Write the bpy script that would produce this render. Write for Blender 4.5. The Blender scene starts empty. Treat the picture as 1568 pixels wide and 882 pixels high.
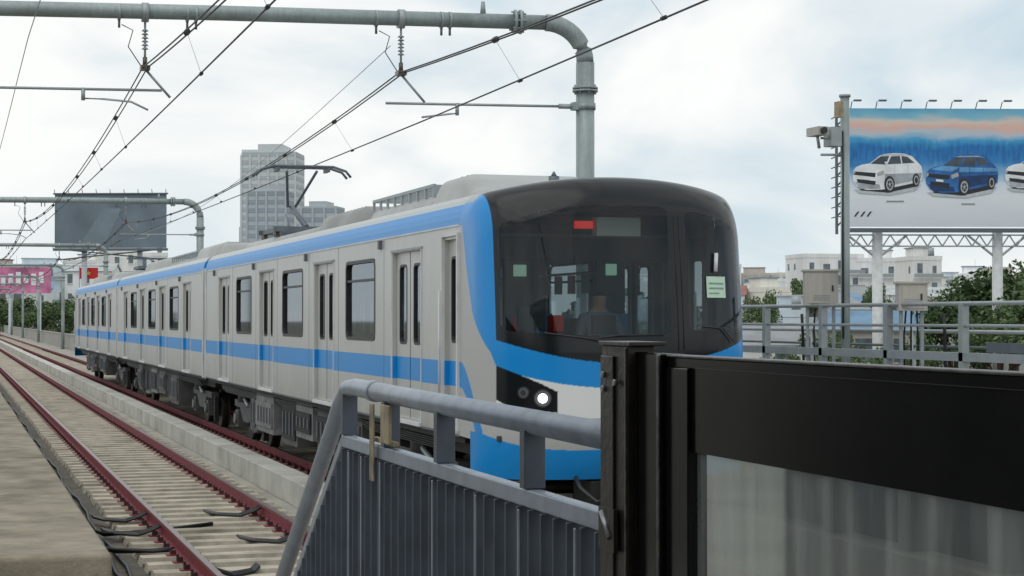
import bpy, math, random
from mathutils import Vector, Matrix
random.seed(7)
S=bpy.context.scene
TH=math.radians(17.69); CT=math.cos(TH); ST=math.sin(TH)
H=2.45
# ------------------------------------------------------------------ materials
MATS={}
def srgb(r,g,b):
    f=lambda c:(c/12.92 if c<=0.04045 else ((c+0.055)/1.055)**2.4)
    return (f(r/255),f(g/255),f(b/255))
def mat(name,col,rough=0.6,metal=0.0,nscale=3.0,namt=0.12,bump=0.0,bscale=40,emit=None,estr=0,spec=0.5,streak=False,grime=0.0):
    m=bpy.data.materials.new(name); m.use_nodes=True
    nt=m.node_tree; N=nt.nodes; L=nt.links
    b=N['Principled BSDF']
    b.inputs['Roughness'].default_value=rough
    b.inputs['Metallic'].default_value=metal
    b.inputs['Specular IOR Level'].default_value=spec
    geo=N.new('ShaderNodeNewGeometry')
    nz=N.new('ShaderNodeTexNoise'); nz.inputs['Scale'].default_value=nscale; nz.inputs['Detail'].default_value=6
    if streak:
        mp=N.new('ShaderNodeMapping'); mp.inputs['Scale'].default_value=(4,4,0.35)
        L.new(geo.outputs['Position'],mp.inputs['Vector']); L.new(mp.outputs['Vector'],nz.inputs['Vector'])
    else: L.new(geo.outputs['Position'],nz.inputs['Vector'])
    mr=N.new('ShaderNodeMapRange'); mr.inputs['From Min'].default_value=0.3; mr.inputs['From Max'].default_value=0.7
    mr.inputs['To Min'].default_value=1-namt; mr.inputs['To Max'].default_value=1+namt
    L.new(nz.outputs['Fac'],mr.inputs['Value'])
    hs=N.new('ShaderNodeHueSaturation'); hs.inputs['Color'].default_value=(*col,1)
    L.new(mr.outputs['Result'],hs.inputs['Value'])
    out=hs.outputs['Color']
    if grime>0:
        n2=N.new('ShaderNodeTexNoise'); n2.inputs['Scale'].default_value=nscale*0.23; n2.inputs['Detail'].default_value=10; n2.inputs['Roughness'].default_value=0.7
        L.new(geo.outputs['Position'],n2.inputs['Vector'])
        m2=N.new('ShaderNodeMapRange'); m2.inputs['From Min'].default_value=0.48; m2.inputs['From Max'].default_value=0.66
        m2.inputs['To Max'].default_value=grime
        L.new(n2.outputs['Fac'],m2.inputs['Value'])
        mx=N.new('ShaderNodeMix'); mx.data_type='RGBA'
        L.new(m2.outputs['Result'],mx.inputs['Factor']); L.new(out,mx.inputs['A'])
        mx.inputs['B'].default_value=(col[0]*0.3,col[1]*0.28,col[2]*0.24,1)
        out=mx.outputs['Result']
    L.new(out,b.inputs['Base Color'])
    if bump>0:
        bn=N.new('ShaderNodeTexNoise'); bn.inputs['Scale'].default_value=bscale; bn.inputs['Detail'].default_value=5
        L.new(geo.outputs['Position'],bn.inputs['Vector'])
        bp=N.new('ShaderNodeBump'); bp.inputs['Strength'].default_value=bump; bp.inputs['Distance'].default_value=0.02
        L.new(bn.outputs['Fac'],bp.inputs['Height']); L.new(bp.outputs['Normal'],b.inputs['Normal'])
    if emit:
        b.inputs['Emission Color'].default_value=(*emit,1); b.inputs['Emission Strength'].default_value=estr
    MATS[name]=m; return m
BLUE=srgb(18,138,212)
mat('galv',(0.34,0.37,0.38),0.45,0.4,6,0.10)
mat('galv_dark',(0.13,0.15,0.17),0.5,0.4,6,0.12)
mat('mast_paint',(0.30,0.35,0.35),0.45,0.2,5,0.12,streak=True,grime=0.35)
mat('wire',(0.05,0.05,0.05),0.5,0.4,4,0.1)
mat('insul',(0.10,0.08,0.07),0.3,0,4,0.1)
mat('concrete',(0.36,0.35,0.32),0.9,0,2.0,0.14,0.3,30,grime=0.35)
mat('concrete_light',(0.50,0.49,0.44),0.9,0,2.0,0.12,0.3,30,grime=0.45)
mat('concrete_shaded',(0.09,0.10,0.085),0.9,0,2.0,0.2,0.3,30,grime=0.45)
mat('slab_old',(0.27,0.235,0.175),0.92,0,2.5,0.25,0.6,25,grime=0.65)
mat('deck',(0.36,0.345,0.30),0.95,0,1.4,0.2,0.5,18,grime=0.5)
mat('sleeper',(0.47,0.42,0.335),0.9,0,4.0,0.2,0.3,40,grime=0.6)
mat('gapfill',(0.12,0.105,0.085),0.95,0,5,0.3,0.6,30,grime=0.5)
mat('rail_red',(0.20,0.028,0.040),0.6,0.0,7,0.3)
mat('rail_head',(0.22,0.17,0.16),0.35,0.7,7,0.15)
mat('clip',(0.06,0.02,0.022),0.6,0.2,7,0.3)
mat('cable',(0.012,0.012,0.013),0.5,0,7,0.2)
mat('fence_rail',(0.34,0.38,0.44),0.42,0.35,14,0.12,0.05,90,grime=0.25)
mat('fence_dark',(0.095,0.112,0.14),0.45,0.25,9,0.2)
mat('rustclamp',(0.34,0.28,0.18),0.7,0.1,18,0.35,grime=0.5)
mat('psd_black',(0.010,0.009,0.009),0.16,0.0,8,0.3,spec=0.35)
mat('psd_brown',(0.045,0.037,0.032),0.38,0.3,14,0.35,0.1,60)
mat('psd_edge',(0.12,0.11,0.105),0.4,0.5,30,0.5)
mat('bolt',(0.35,0.35,0.36),0.4,0.8)
mat('added_canopy_dark',(0.05,0.055,0.055),0.7,0,1,0.2)
mat('station_floor',(0.22,0.22,0.21),0.7,0,1,0.2)
mat('roof',(0.34,0.35,0.34),0.6,0.1,2,0.12,streak=False,grime=0.35)
mat('roof_unit',(0.40,0.41,0.40),0.5,0.1,2,0.08,grime=0.25)
mat('under',(0.095,0.095,0.095),0.65,0.1,5,0.3,grime=0.5)
mat('under_lt',(0.20,0.20,0.20),0.6,0.1,5,0.3,grime=0.5)
mat('under_dark',(0.02,0.019,0.018),0.7,0.1,5,0.25)
mat('wheel',(0.06,0.05,0.045),0.5,0.6,9,0.25)
mat('rubber',(0.02,0.021,0.022),0.45,0,5,0.1)
mat('bellows',(0.05,0.05,0.055),0.8)
mat('flange_white',(0.62,0.63,0.63),0.5)
mat('interior',(0.42,0.43,0.42),0.7)
mat('interior_cab',(0.09,0.10,0.105),0.7)
mat('interior_dark',(0.04,0.045,0.05),0.7)
mat('seat',(0.05,0.14,0.30),0.7)
mat('red_led',(0.5,0.02,0.02),0.4,emit=(1,0.03,0.02),estr=0.4)
mat('cab_glow_square',(0.3,0.4,0.35),0.4,emit=(0.45,0.75,0.6),estr=0.28)
mat('lamp_lit',(0.9,0.9,0.9),0.2,emit=(0.85,0.95,1.0),estr=3.0)
mat('lamp_off',(0.10,0.11,0.12),0.15,0.6)
mat('chrome',(0.55,0.57,0.6),0.15,0.9)
mat('paper',(0.55,0.72,0.58),0.8,0,14,0.06)
mat('paper_text',(0.18,0.32,0.24),0.8)
mat('console_green',(0.05,0.09,0.05),0.8)
mat('white_paint',(0.74,0.75,0.74),0.5,0,2,0.05,grime=0.15)
mat('redcloth',(0.55,0.04,0.02),0.8)
mat('box_grey',(0.46,0.43,0.385),0.6,0.1,5,0.08,streak=True,grime=0.25)
mat('ground_city',(0.13,0.13,0.10),0.95,0,0.05,0.3)
mat('bark',(0.09,0.065,0.045),0.9,0,4,0.25,0.6,20)
mat('leaf',(0.060,0.105,0.038),0.75,0,0.8,0.45)
mat('leaf2',(0.11,0.165,0.06),0.75,0,0.8,0.35)
mat('hill_leaf',(0.12,0.16,0.12),0.85,0,0.3,0.4)
mat('glass_win',(0.13,0.16,0.18),0.15,0.0,1.0,0.4)
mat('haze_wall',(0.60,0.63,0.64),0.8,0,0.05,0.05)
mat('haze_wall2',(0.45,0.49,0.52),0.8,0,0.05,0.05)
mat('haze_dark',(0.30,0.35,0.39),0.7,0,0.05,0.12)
for i,c in enumerate([(0.80,0.80,0.78),(0.70,0.72,0.71),(0.74,0.72,0.65),(0.60,0.68,0.73),(0.82,0.82,0.82),(0.52,0.48,0.44),(0.70,0.60,0.53)]):
    mat('house%d'%i,c,0.85,0,0.3,0.08,streak=True,grime=0.2)
for i,c in enumerate([(0.34,0.13,0.10),(0.16,0.28,0.42),(0.46,0.48,0.48),(0.28,0.29,0.30)]):
    mat('tin%d'%i,c,0.6,0.1,0.6,0.15,grime=0.3)
mat('bb_back',(0.15,0.19,0.23),0.7,0,0.25,0.22)
mat('bb_panel2',(0.18,0.225,0.265),0.7,0,0.3,0.2)
mat('pink',(0.60,0.20,0.36),0.7,0,0.5,0.5)
mat('flagred',(0.65,0.03,0.03),0.7)
mat('yellow',(0.75,0.60,0.05),0.6)
mat('cw',(0.80,0.82,0.85),0.5,0,0.9,0.16)
mat('cw_sh',(0.38,0.41,0.46),0.5,0,1.2,0.25)
mat('cb',(0.02,0.13,0.38),0.4,0,0.9,0.45)
mat('cb_hi',(0.12,0.34,0.64),0.4,0,0.9,0.35)
mat('cb_sh',(0.008,0.04,0.13),0.4,0,1.5,0.35)
mat('cdark',(0.02,0.022,0.027),0.4)
mat('cglass',(0.06,0.08,0.10),0.4,0,0.9,0.6)
mat('crim',(0.42,0.43,0.45),0.4)
mat('text_grey',(0.30,0.31,0.33),0.6)
mat('soft_shadow',(0.52,0.55,0.60),0.6)

def carbody():
    m=mat('carbody',(0.53,0.53,0.51),0.36,0.3,0.8,0.05,streak=True)
    nt=m.node_tree;N=nt.nodes;L=nt.links;b=N['Principled BSDF']
    src=b.inputs['Base Color'].links[0].from_socket
    geo=N.new('ShaderNodeNewGeometry'); sx=N.new('ShaderNodeSeparateXYZ'); L.new(geo.outputs['Position'],sx.inputs[0])
    def cmp(op,v):
        n=N.new('ShaderNodeMath'); n.operation=op; L.new(sx.outputs['Z'],n.inputs[0]); n.inputs[1].default_value=v; return n
    def mul(a,c,op='MULTIPLY'):
        n=N.new('ShaderNodeMath'); n.operation=op; L.new(a.outputs[0],n.inputs[0]); L.new(c.outputs[0],n.inputs[1]); n.use_clamp=True; return n
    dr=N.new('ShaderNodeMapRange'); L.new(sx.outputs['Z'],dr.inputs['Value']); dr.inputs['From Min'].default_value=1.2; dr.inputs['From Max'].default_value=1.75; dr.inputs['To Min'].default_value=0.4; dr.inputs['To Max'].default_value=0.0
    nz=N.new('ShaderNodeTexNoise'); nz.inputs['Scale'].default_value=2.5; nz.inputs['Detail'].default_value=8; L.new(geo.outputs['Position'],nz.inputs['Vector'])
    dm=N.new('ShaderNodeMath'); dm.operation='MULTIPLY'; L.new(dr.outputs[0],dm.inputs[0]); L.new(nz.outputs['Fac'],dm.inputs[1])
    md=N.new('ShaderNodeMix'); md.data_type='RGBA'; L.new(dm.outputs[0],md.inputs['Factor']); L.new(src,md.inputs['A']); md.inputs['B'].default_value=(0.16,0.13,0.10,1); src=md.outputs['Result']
    s1=mul(cmp('GREATER_THAN',1.715),cmp('LESS_THAN',1.985))
    s2=mul(cmp('GREATER_THAN',3.45),cmp('LESS_THAN',3.66))
    s=mul(s1,s2,'ADD')
    mx=N.new('ShaderNodeMix'); mx.data_type='RGBA'
    L.new(s.outputs[0],mx.inputs['Factor']); L.new(src,mx.inputs['A']); mx.inputs['B'].default_value=(*BLUE,1)
    r=cmp('GREATER_THAN',3.66)
    mx2=N.new('ShaderNodeMix'); mx2.data_type='RGBA'
    L.new(r.outputs[0],mx2.inputs['Factor']); L.new(mx.outputs['Result'],mx2.inputs['A']); mx2.inputs['B'].default_value=(0.46,0.48,0.48,1)
    L.new(mx2.outputs['Result'],b.inputs['Base Color'])
    inv=N.new('ShaderNodeMath'); inv.operation='MULTIPLY_ADD'; L.new(s.outputs[0],inv.inputs[0]); inv.inputs[1].default_value=-0.3; inv.inputs[2].default_value=0.3
    L.new(inv.outputs[0],b.inputs['Metallic'])
    n3=N.new('ShaderNodeTexNoise'); n3.inputs['Scale'].default_value=1.6; L.new(geo.outputs['Position'],n3.inputs['Vector'])
    bp=N.new('ShaderNodeBump'); bp.inputs['Strength'].default_value=0.25; bp.inputs['Distance'].default_value=0.02; L.new(n3.outputs['Fac'],bp.inputs['Height']); L.new(bp.outputs[0],b.inputs['Normal'])
carbody()
def cabmat():
    m=mat('cab_shell',(0.5,0.5,0.5),0.3,spec=0.4)
    nt=m.node_tree;N=nt.nodes;L=nt.links;b=N['Principled BSDF']
    a=N.new('ShaderNodeAttribute'); a.attribute_name='Col'; L.new(a.outputs['Color'],b.inputs['Base Color'])
    r=N.new('ShaderNodeAttribute'); r.attribute_name='Rgh'; L.new(r.outputs['Fac'],b.inputs['Roughness'])
cabmat()
def glassmat(name,tint,refl,rough=0.02,haze=None,hazef=0.0,fm=1.0):
    m=bpy.data.materials.new(name); m.use_nodes=True; nt=m.node_tree;N=nt.nodes;L=nt.links
    N.clear(); o=N.new('ShaderNodeOutputMaterial')
    t=N.new('ShaderNodeBsdfTransparent'); t.inputs['Color'].default_value=(*tint,1)
    g=N.new('ShaderNodeBsdfGlossy'); g.inputs['Roughness'].default_value=rough; g.inputs['Color'].default_value=(0.9,0.95,1,1)
    fr=N.new('ShaderNodeFresnel'); fr.inputs['IOR'].default_value=1.5
    ad=N.new('ShaderNodeMath'); ad.operation='MULTIPLY_ADD'; L.new(fr.outputs[0],ad.inputs[0]); ad.inputs[1].default_value=fm; ad.inputs[2].default_value=refl; ad.use_clamp=True
    mx=N.new('ShaderNodeMixShader'); L.new(ad.outputs[0],mx.inputs[0]); L.new(t.outputs[0],mx.inputs[1]); L.new(g.outputs[0],mx.inputs[2])
    out=mx
    if haze:
        d=N.new('ShaderNodeBsdfDiffuse'); d.inputs['Color'].default_value=(*haze,1)
        tl=N.new('ShaderNodeBsdfTranslucent'); tl.inputs['Color'].default_value=(*haze,1)
        md=N.new('ShaderNodeMixShader'); md.inputs[0].default_value=0.6; L.new(d.outputs[0],md.inputs[1]); L.new(tl.outputs[0],md.inputs[2])
        geo=N.new('ShaderNodeNewGeometry'); mp=N.new('ShaderNodeMapping'); mp.inputs['Scale'].default_value=(4,9,1.1); mp.inputs['Rotation'].default_value=(0.35,0,0); L.new(geo.outputs['Position'],mp.inputs['Vector'])
        nz=N.new('ShaderNodeTexNoise'); nz.inputs['Scale'].default_value=1.6; nz.inputs['Detail'].default_value=7; L.new(mp.outputs[0],nz.inputs['Vector'])
        mm=N.new('ShaderNodeMapRange'); L.new(nz.outputs['Fac'],mm.inputs['Value']); mm.inputs['From Min'].default_value=0.38; mm.inputs['From Max'].default_value=0.68; mm.inputs['To Min'].default_value=hazef*0.25; mm.inputs['To Max'].default_value=hazef*2
        m2=N.new('ShaderNodeMixShader'); L.new(mm.outputs[0],m2.inputs[0]); L.new(mx.outputs[0],m2.inputs[1]); L.new(md.outputs[0],m2.inputs[2]); out=m2
    L.new(out.outputs[0],o.inputs[0]); MATS[name]=m
glassmat('side_glass',(0.36,0.42,0.46),0.03,0.04,fm=0.35)
glassmat('windshield',(0.66,0.74,0.72),0.0,0.015,fm=0.8)
glassmat('psd_glass',(0.78,0.82,0.79),0.0,0.03,(0.62,0.64,0.60),0.17,fm=0.8)

# ------------------------------------------------------------------ mesh builder
def empty(name,loc=(0,0,0),rotz=0):
    e=bpy.data.objects.new(name,None); S.collection.objects.link(e); e.location=loc; e.rotation_euler=(0,0,rotz); e.empty_display_size=0.3
    return e
class MB:
    def __init__(s): s.v=[];s.f=[];s.m=[];s.sm=[];s.mats=[]
    def mi(s,n):
        if n not in s.mats: s.mats.append(n)
        return s.mats.index(n)
    def face(s,pts,mt,smooth=False):
        b=len(s.v); s.v+= [tuple(p) for p in pts]; s.f.append(tuple(range(b,b+len(pts)))); s.m.append(s.mi(mt)); s.sm.append(smooth)
    def box(s,x0,x1,y0,y1,z0,z1,mt,M=None):
        P=[(x0,y0,z0),(x1,y0,z0),(x1,y1,z0),(x0,y1,z0),(x0,y0,z1),(x1,y0,z1),(x1,y1,z1),(x0,y1,z1)]
        if M is not None: P=[tuple(M@Vector(p)) for p in P]
        b=len(s.v); s.v+=P; k=s.mi(mt)
        for q in [(0,3,2,1),(4,5,6,7),(0,1,5,4),(1,2,6,5),(2,3,7,6),(3,0,4,7)]:
            s.f.append(tuple(b+i for i in q)); s.m.append(k); s.sm.append(False)
    def frustum(s,b4,t4,mt):
        b=len(s.v); s.v+=[tuple(p) for p in b4]+[tuple(p) for p in t4]; k=s.mi(mt)
        for q in [(0,3,2,1),(4,5,6,7),(0,1,5,4),(1,2,6,5),(2,3,7,6),(3,0,4,7)]:
            s.f.append(tuple(b+i for i in q)); s.m.append(k); s.sm.append(False)
    def cyl(s,p0,p1,r0,mt,r1=None,n=12,caps=True):
        if r1 is None: r1=r0
        p0=Vector(p0);p1=Vector(p1);d=(p1-p0).normalized()
        a=Vector((0,0,1)) if abs(d.z)<0.9 else Vector((1,0,0))
        u=d.cross(a).normalized(); w=d.cross(u)
        b=len(s.v);k=s.mi(mt)
        for (p,r) in ((p0,r0),(p1,r1)):
            for i in range(n):
                an=2*math.pi*i/n; s.v.append(tuple(p+u*math.cos(an)*r+w*math.sin(an)*r))
        for i in range(n):
            j=(i+1)%n; s.f.append((b+i,b+j,b+n+j,b+n+i)); s.m.append(k); s.sm.append(True)
        if caps:
            s.f.append(tuple(b+i for i in range(n))[::-1]); s.m.append(k); s.sm.append(False)
            s.f.append(tuple(b+n+i for i in range(n))); s.m.append(k); s.sm.append(False)
    def tube(s,pts,r,mt,n=8):
        pts=[Vector(p) for p in pts]; k=s.mi(mt); b=len(s.v)
        for i,p in enumerate(pts):
            d=(pts[min(i+1,len(pts)-1)]-pts[max(i-1,0)]).normalized()
            a=Vector((0,0,1)) if abs(d.z)<0.9 else Vector((0,1,0))
            if abs(d.y)<0.02: a=Vector((0,1,0))
            u=d.cross(a).normalized(); w=d.cross(u)
            for q in range(n):
                an=2*math.pi*q/n; s.v.append(tuple(p+u*math.cos(an)*r+w*math.sin(an)*r))
        for i in range(len(pts)-1):
            for q in range(n):
                j=(q+1)%n; s.f.append((b+i*n+q,b+i*n+j,b+(i+1)*n+j,b+(i+1)*n+q)); s.m.append(k); s.sm.append(True)
        s.f.append(tuple(b+q for q in range(n))[::-1]); s.m.append(k); s.sm.append(False)
        e=b+(len(pts)-1)*n
        s.f.append(tuple(e+q for q in range(n))); s.m.append(k); s.sm.append(False)
    def build(s,name,parent=None,bevel=0,seg=2,loc=None):
        me=bpy.data.meshes.new(name); me.from_pydata(s.v,[],s.f)
        for n in s.mats: me.materials.append(MATS[n])
        me.polygons.foreach_set('material_index',s.m); me.polygons.foreach_set('use_smooth',s.sm); me.update()
        o=bpy.data.objects.new(name,me); S.collection.objects.link(o)
        if parent: o.parent=parent
        if loc: o.location=loc
        if bevel:
            md=o.modifiers.new('b','BEVEL'); md.width=bevel; md.segments=seg; md.limit_method='ANGLE'; md.angle_limit=math.radians(50)
        return o

# ------------------------------------------------------------------ world, sun, camera
w=bpy.data.worlds.new("World"); S.world=w; w.use_nodes=True
nt=w.node_tree;N=nt.nodes;L=nt.links;N.clear()
o=N.new('ShaderNodeOutputWorld'); bg=N.new('ShaderNodeBackground'); bg.inputs['Strength'].default_value=0.1
sky=N.new('ShaderNodeTexSky'); sky.sky_type='NISHITA'; sky.sun_disc=False; sky.sun_elevation=math.radians(58); sky.sun_rotation=math.radians(232)
tc=N.new('ShaderNodeTexCoord'); mp=N.new('ShaderNodeMapping'); mp.inputs['Scale'].default_value=(1,1,1.9); mp.inputs['Location'].default_value=(1.9,0.6,0.4)
L.new(tc.outputs['Generated'],mp.inputs['Vector'])
n1=N.new('ShaderNodeTexNoise'); n1.inputs['Scale'].default_value=4.6; n1.inputs['Detail'].default_value=9; n1.inputs['Roughness'].default_value=0.5; n1.inputs['Distortion'].default_value=0.4
L.new(mp.outputs[0],n1.inputs['Vector'])
cr=N.new('ShaderNodeValToRGB'); L.new(n1.outputs['Fac'],cr.inputs['Fac'])
el=cr.color_ramp.elements; el[0].position=0.36; el[0].color=(5.6,7.0,7.9,1); el[1].position=0.60; el[1].color=(10.2,10.3,10.1,1)
e=el.new(0.45); e.color=(7.6,8.4,8.8,1); e=el.new(0.52); e.color=(9.1,9.4,9.4,1)
sx=N.new('ShaderNodeSeparateXYZ'); L.new(tc.outputs['Generated'],sx.inputs[0])
hz=N.new('ShaderNodeMapRange'); L.new(sx.outputs['Z'],hz.inputs['Value']); hz.inputs['From Min'].default_value=0.0; hz.inputs['From Max'].default_value=0.10; hz.inputs['To Min'].default_value=0.6; hz.inputs['To Max'].default_value=0.0
mh=N.new('ShaderNodeMix'); mh.data_type='RGBA'; L.new(hz.outputs[0],mh.inputs['Factor']); L.new(cr.outputs[0],mh.inputs['A']); mh.inputs['B'].default_value=(8.7,9.2,9.3,1)
mx=N.new('ShaderNodeMix'); mx.data_type='RGBA'; mx.inputs['Factor'].default_value=0.95
L.new(sky.outputs[0],mx.inputs['A']); L.new(mh.outputs['Result'],mx.inputs['B']); L.new(mx.outputs['Result'],bg.inputs['Color']); L.new(bg.outputs[0],o.inputs[0])
sd=bpy.data.lights.new('sun','SUN'); sd.energy=0.8; sd.angle=math.radians(70); sd.color=(1,0.97,0.92)
so=bpy.data.objects.new('sun',sd); S.collection.objects.link(so)
dirv=Vector((-0.45,-0.35,0.95)).normalized(); so.rotation_euler=dirv.to_track_quat('Z','Y').to_euler()
cd=bpy.data.cameras.new('camera'); co=bpy.data.objects.new('camera',cd); S.collection.objects.link(co); S.camera=co
cd.sensor_width=36; cd.lens=36*2700/1568; cd.clip_end=8000; cd.clip_start=0.05
co.location=(0,0,H); co.rotation_euler=(math.radians(90)+math.atan(46/2700),0,-TH)
S.view_settings.view_transform='Standard'; S.view_settings.look='None'; S.view_settings.exposure=0

# ------------------------------------------------------------------ ground and viaduct
g=MB(); g.face([(-4000,-3000,-10),(4000,-3000,-10),(4000,6000,-10),(-4000,6000,-10)],'ground_city'); g.build('ground')
g=MB(); g.box(-4.2,10.6,-10,520,-1.6,-0.27,'deck'); g.build('viaduct_deck')
g=MB(); g.box(9.95,10.15,24.02,520,-0.27,0.95,'concrete'); g.box(9.9,10.2,24.02,520,0.95,1.05,'concrete'); 
g.build('viaduct_parapet',bevel=0.01)
g=MB(); g.box(-4.15,-3.95,22.1,520,-0.27,0.95,'concrete'); g.build('viaduct_parapet')
g=MB()
for y in range(-5,520,35): g.box(1.5,5.0,y,y+2,-10,-1.6,'concrete')
g.build('viaduct_pier')
g=MB(); y=5.0
while y<400:
    g.box(4.75+random.uniform(-0.006,0.006),5.15,y,y+2.47,-0.27,0.09+random.uniform(-0.005,0.005),'concrete_light'); y+=2.5
g.build('concrete_kerb',bevel=0.012)
g=MB(); y=16.9
while y<400:
    g.box(-3.6,1.47+random.uniform(-0.01,0.01),y,y+5.97,-0.02,0.25+random.uniform(-0.006,0.006),'slab_old'); y+=6.0
g.build('walkway_slab',bevel=0.05,seg=4)
g=MB(); g.box(-3.6,1.3,17.3,400,-0.27,-0.02,'concrete'); g.build('walkway_support')
g=MB(); g.face([(1.3,6,-0.266),(2.03,6,-0.266),(2.03,400,-0.266),(1.3,400,-0.266)],'gapfill'); g.build('cable_channel')
g=MB(); g.box(-3.9,1.5,-12,6.5,-0.27,1.1,'station_floor'); g.frustum([(-3.9,6.5,-0.27),(1.5,6.5,-0.27),(1.5,8.1,-0.27),(-3.9,8.1,-0.27)],[(-3.9,6.5,1.1),(1.5,6.5,1.1),(1.5,6.6,1.1),(-3.9,6.6,1.1)],'concrete'); g.build('station_platform')
sc=empty('added_canopy')  # unseen canopy and dark wall, added to darken the screen-door reflections
g=MB(); g.box(-4.6,1.9,-12,2.8,5.4,5.6,'added_canopy_dark'); g.box(-4.6,1.9,2.8,3.0,5.2,5.6,'galv'); g.build('roof',sc)
g=MB(); g.box(-4.6,-4.2,-12,14,-0.27,3.6,'added_canopy_dark'); g.box(-4.6,1.4,-12.2,-12,1.1,5.4,'added_canopy_dark'); g.build('walls',sc)
g=MB()
for y in (-8,-3,2): g.box(-3.2,-2.9,y,y+0.3,1.1,5.4,'galv')
g.build('columns',sc)
# far platform: recessed wall, its shading painted in as dark colour, above a pale concrete ledge
g=MB(); g.box(8.75,10.5,-8,24,-0.27,0.9,'concrete_shaded'); g.box(8.4,10.5,-8,24,0.9,1.08,'concrete_light'); g.box(8.35,8.75,-8,24,-0.27,0.28,'concrete_light')
y=-8
while y<24: g.box(8.5,8.75,y,y+0.22,0.28,0.9,'concrete'); y+=1.5
g.build('station_platform',bevel=0.01)

# ------------------------------------------------------------------ tracks
def track(xc,name):
    e=empty(name)
    g=MB()
    for s in (-1,1):
        x=xc+s*0.75
        g.box(x-0.07,x+0.07,4,420,-0.165,-0.145,'rail_red'); g.box(x-0.012,x+0.012,4,420,-0.145,-0.04,'rail_red'); g.box(x-0.036,x+0.036,4,420,-0.04,-0.012,'rail_red'); g.box(x-0.033,x+0.033,4,420,-0.012,0,'rail_head')
    g.build('rails',e)
    g=MB(); y=6
    while y<260:
        j=random.uniform(-0.02,0.02); d=random.uniform(-0.012,0.012); k=y+d
        g.frustum([(xc-1.22+j,k-0.15,-0.27),(xc+1.22+j,k-0.15,-0.27),(xc+1.22+j,k+0.15,-0.27),(xc-1.22+j,k+0.15,-0.27)],
                  [(xc-1.2+j,k-0.125,-0.18),(xc+1.2+j,k-0.125,-0.18),(xc+1.2+j,k+0.125,-0.18),(xc-1.2+j,k+0.125,-0.18)],'sleeper'); y+=0.6
    g.build('sleepers',e)
    g=MB(); g.box(xc-1.19,xc+1.19,4,420,-0.262,-0.235,'gapfill'); g.build('bed',e)
    g=MB(); y=6
    while y<150:
        for s in (-1,1):
            x=xc+s*0.75
            g.box(x-0.17,x+0.17,y-0.075,y+0.075,-0.18,-0.166,'rail_red')
            for q in (-1,1):
                g.box(x+q*0.10-0.03,x+q*0.10+0.03,y-0.045,y+0.045,-0.166,-0.115,'clip')
                g.cyl((x+q*0.12,y,-0.115),(x+q*0.12,y,-0.085),0.015,'clip',n=6)
        y+=0.6
    g.build('fasteners',e)
track(3.22,'railway_track'); track(6.635,'railway_track')
g=MB()
def wob(x,y0,y1,z,a,ph):
    n=int((y1-y0)/0.5); return [(x+a*math.sin(i*0.5+ph)+0.4*a*math.sin(i*1.7+ph),y0+(y1-y0)*i/n,z) for i in range(n+1)]
g.tube(wob(1.72,14,120,-0.235,0.03,0),0.022,'cable',6); g.tube(wob(1.80,14,120,-0.235,0.03,2),0.022,'cable',6)
def bond(xs,y,side=1):
    for k in range(4):
        yy=y+k*0.07
        g.tube([(xs,yy,-0.05),(xs+0.10*side,yy+0.02,-0.10),(xs+0.25*side,yy+0.10,-0.16),(xs+0.5*side,yy+0.35,-0.165),(xs+0.62*side,yy+0.75,-0.165)],0.016,'cable',6)
for (x,y,s) in [(3.93,20.3,-1),(3.93,23.2,-1),(4.0,18.4,1),(4.0,19.3,1),(2.43,21.5,-1),(2.43,23.0,-1),(2.5,17.8,1)]: bond(x,y,s)
g.tube([(1.6,22,-0.1),(1.8,21.9,-0.17),(2.2,22.0,-0.17),(2.6,22.3,-0.19),(3.2,22.6,-0.17)],0.03,'cable',6)
g.tube([(1.6,20.2,-0.1),(1.8,20.3,-0.17),(2.2,20.2,-0.17),(2.42,20.1,-0.15)],0.03,'cable',6)
g.build('track_cables')

# ------------------------------------------------------------------ train
TX=6.635; HW=1.475
train=empty('passenger_train')
def ztop(t):
    a=abs(t); z=3.92-0.20*a*a
    if a>0.88: k=min(1,(a-0.88)/0.12); z-=0.27*(1-math.sqrt(max(0,1-k*k)))
    return z
def wall(mb,x,nx,y0,y1,z0,z1,holes,depth,mt,mrev=None):
    ys=sorted({y0,y1}|{h[0] for h in holes}|{h[1] for h in holes}); zs=sorted({z0,z1}|{h[2] for h in holes}|{h[3] for h in holes})
    for a,b in zip(ys,ys[1:]):
        for c,d in zip(zs,zs[1:]):
            cy=(a+b)/2;cz=(c+d)/2
            if any(h[0]<cy<h[1] and h[2]<cz<h[3] for h in holes): continue
            mb.face([(x,a,c),(x,b,c),(x,b,d),(x,a,d)][::(-1 if nx<0 else 1)],mt)
    xi=x-nx*depth
    for h in holes:
        a,b,c,d=h
        for p in [((a,c),(b,c)),((b,c),(b,d)),((b,d),(a,d)),((a,d),(a,c))]:
            mb.face([(x,*p[0]),(x,*p[1]),(xi,*p[1]),(xi,*p[0])],mrev or mt)
def rr(hw,hh,r,n=5):
    pts=[]
    for (cx,cy,a0) in ((hw-r,hh-r,0),(-hw+r,hh-r,90),(-hw+r,-hh+r,180),(hw-r,-hh+r,270)):
        for i in range(n+1):
            a=math.radians(a0+90*i/n); pts.append((cx+r*math.cos(a),cy+r*math.sin(a)))
    return pts
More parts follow.
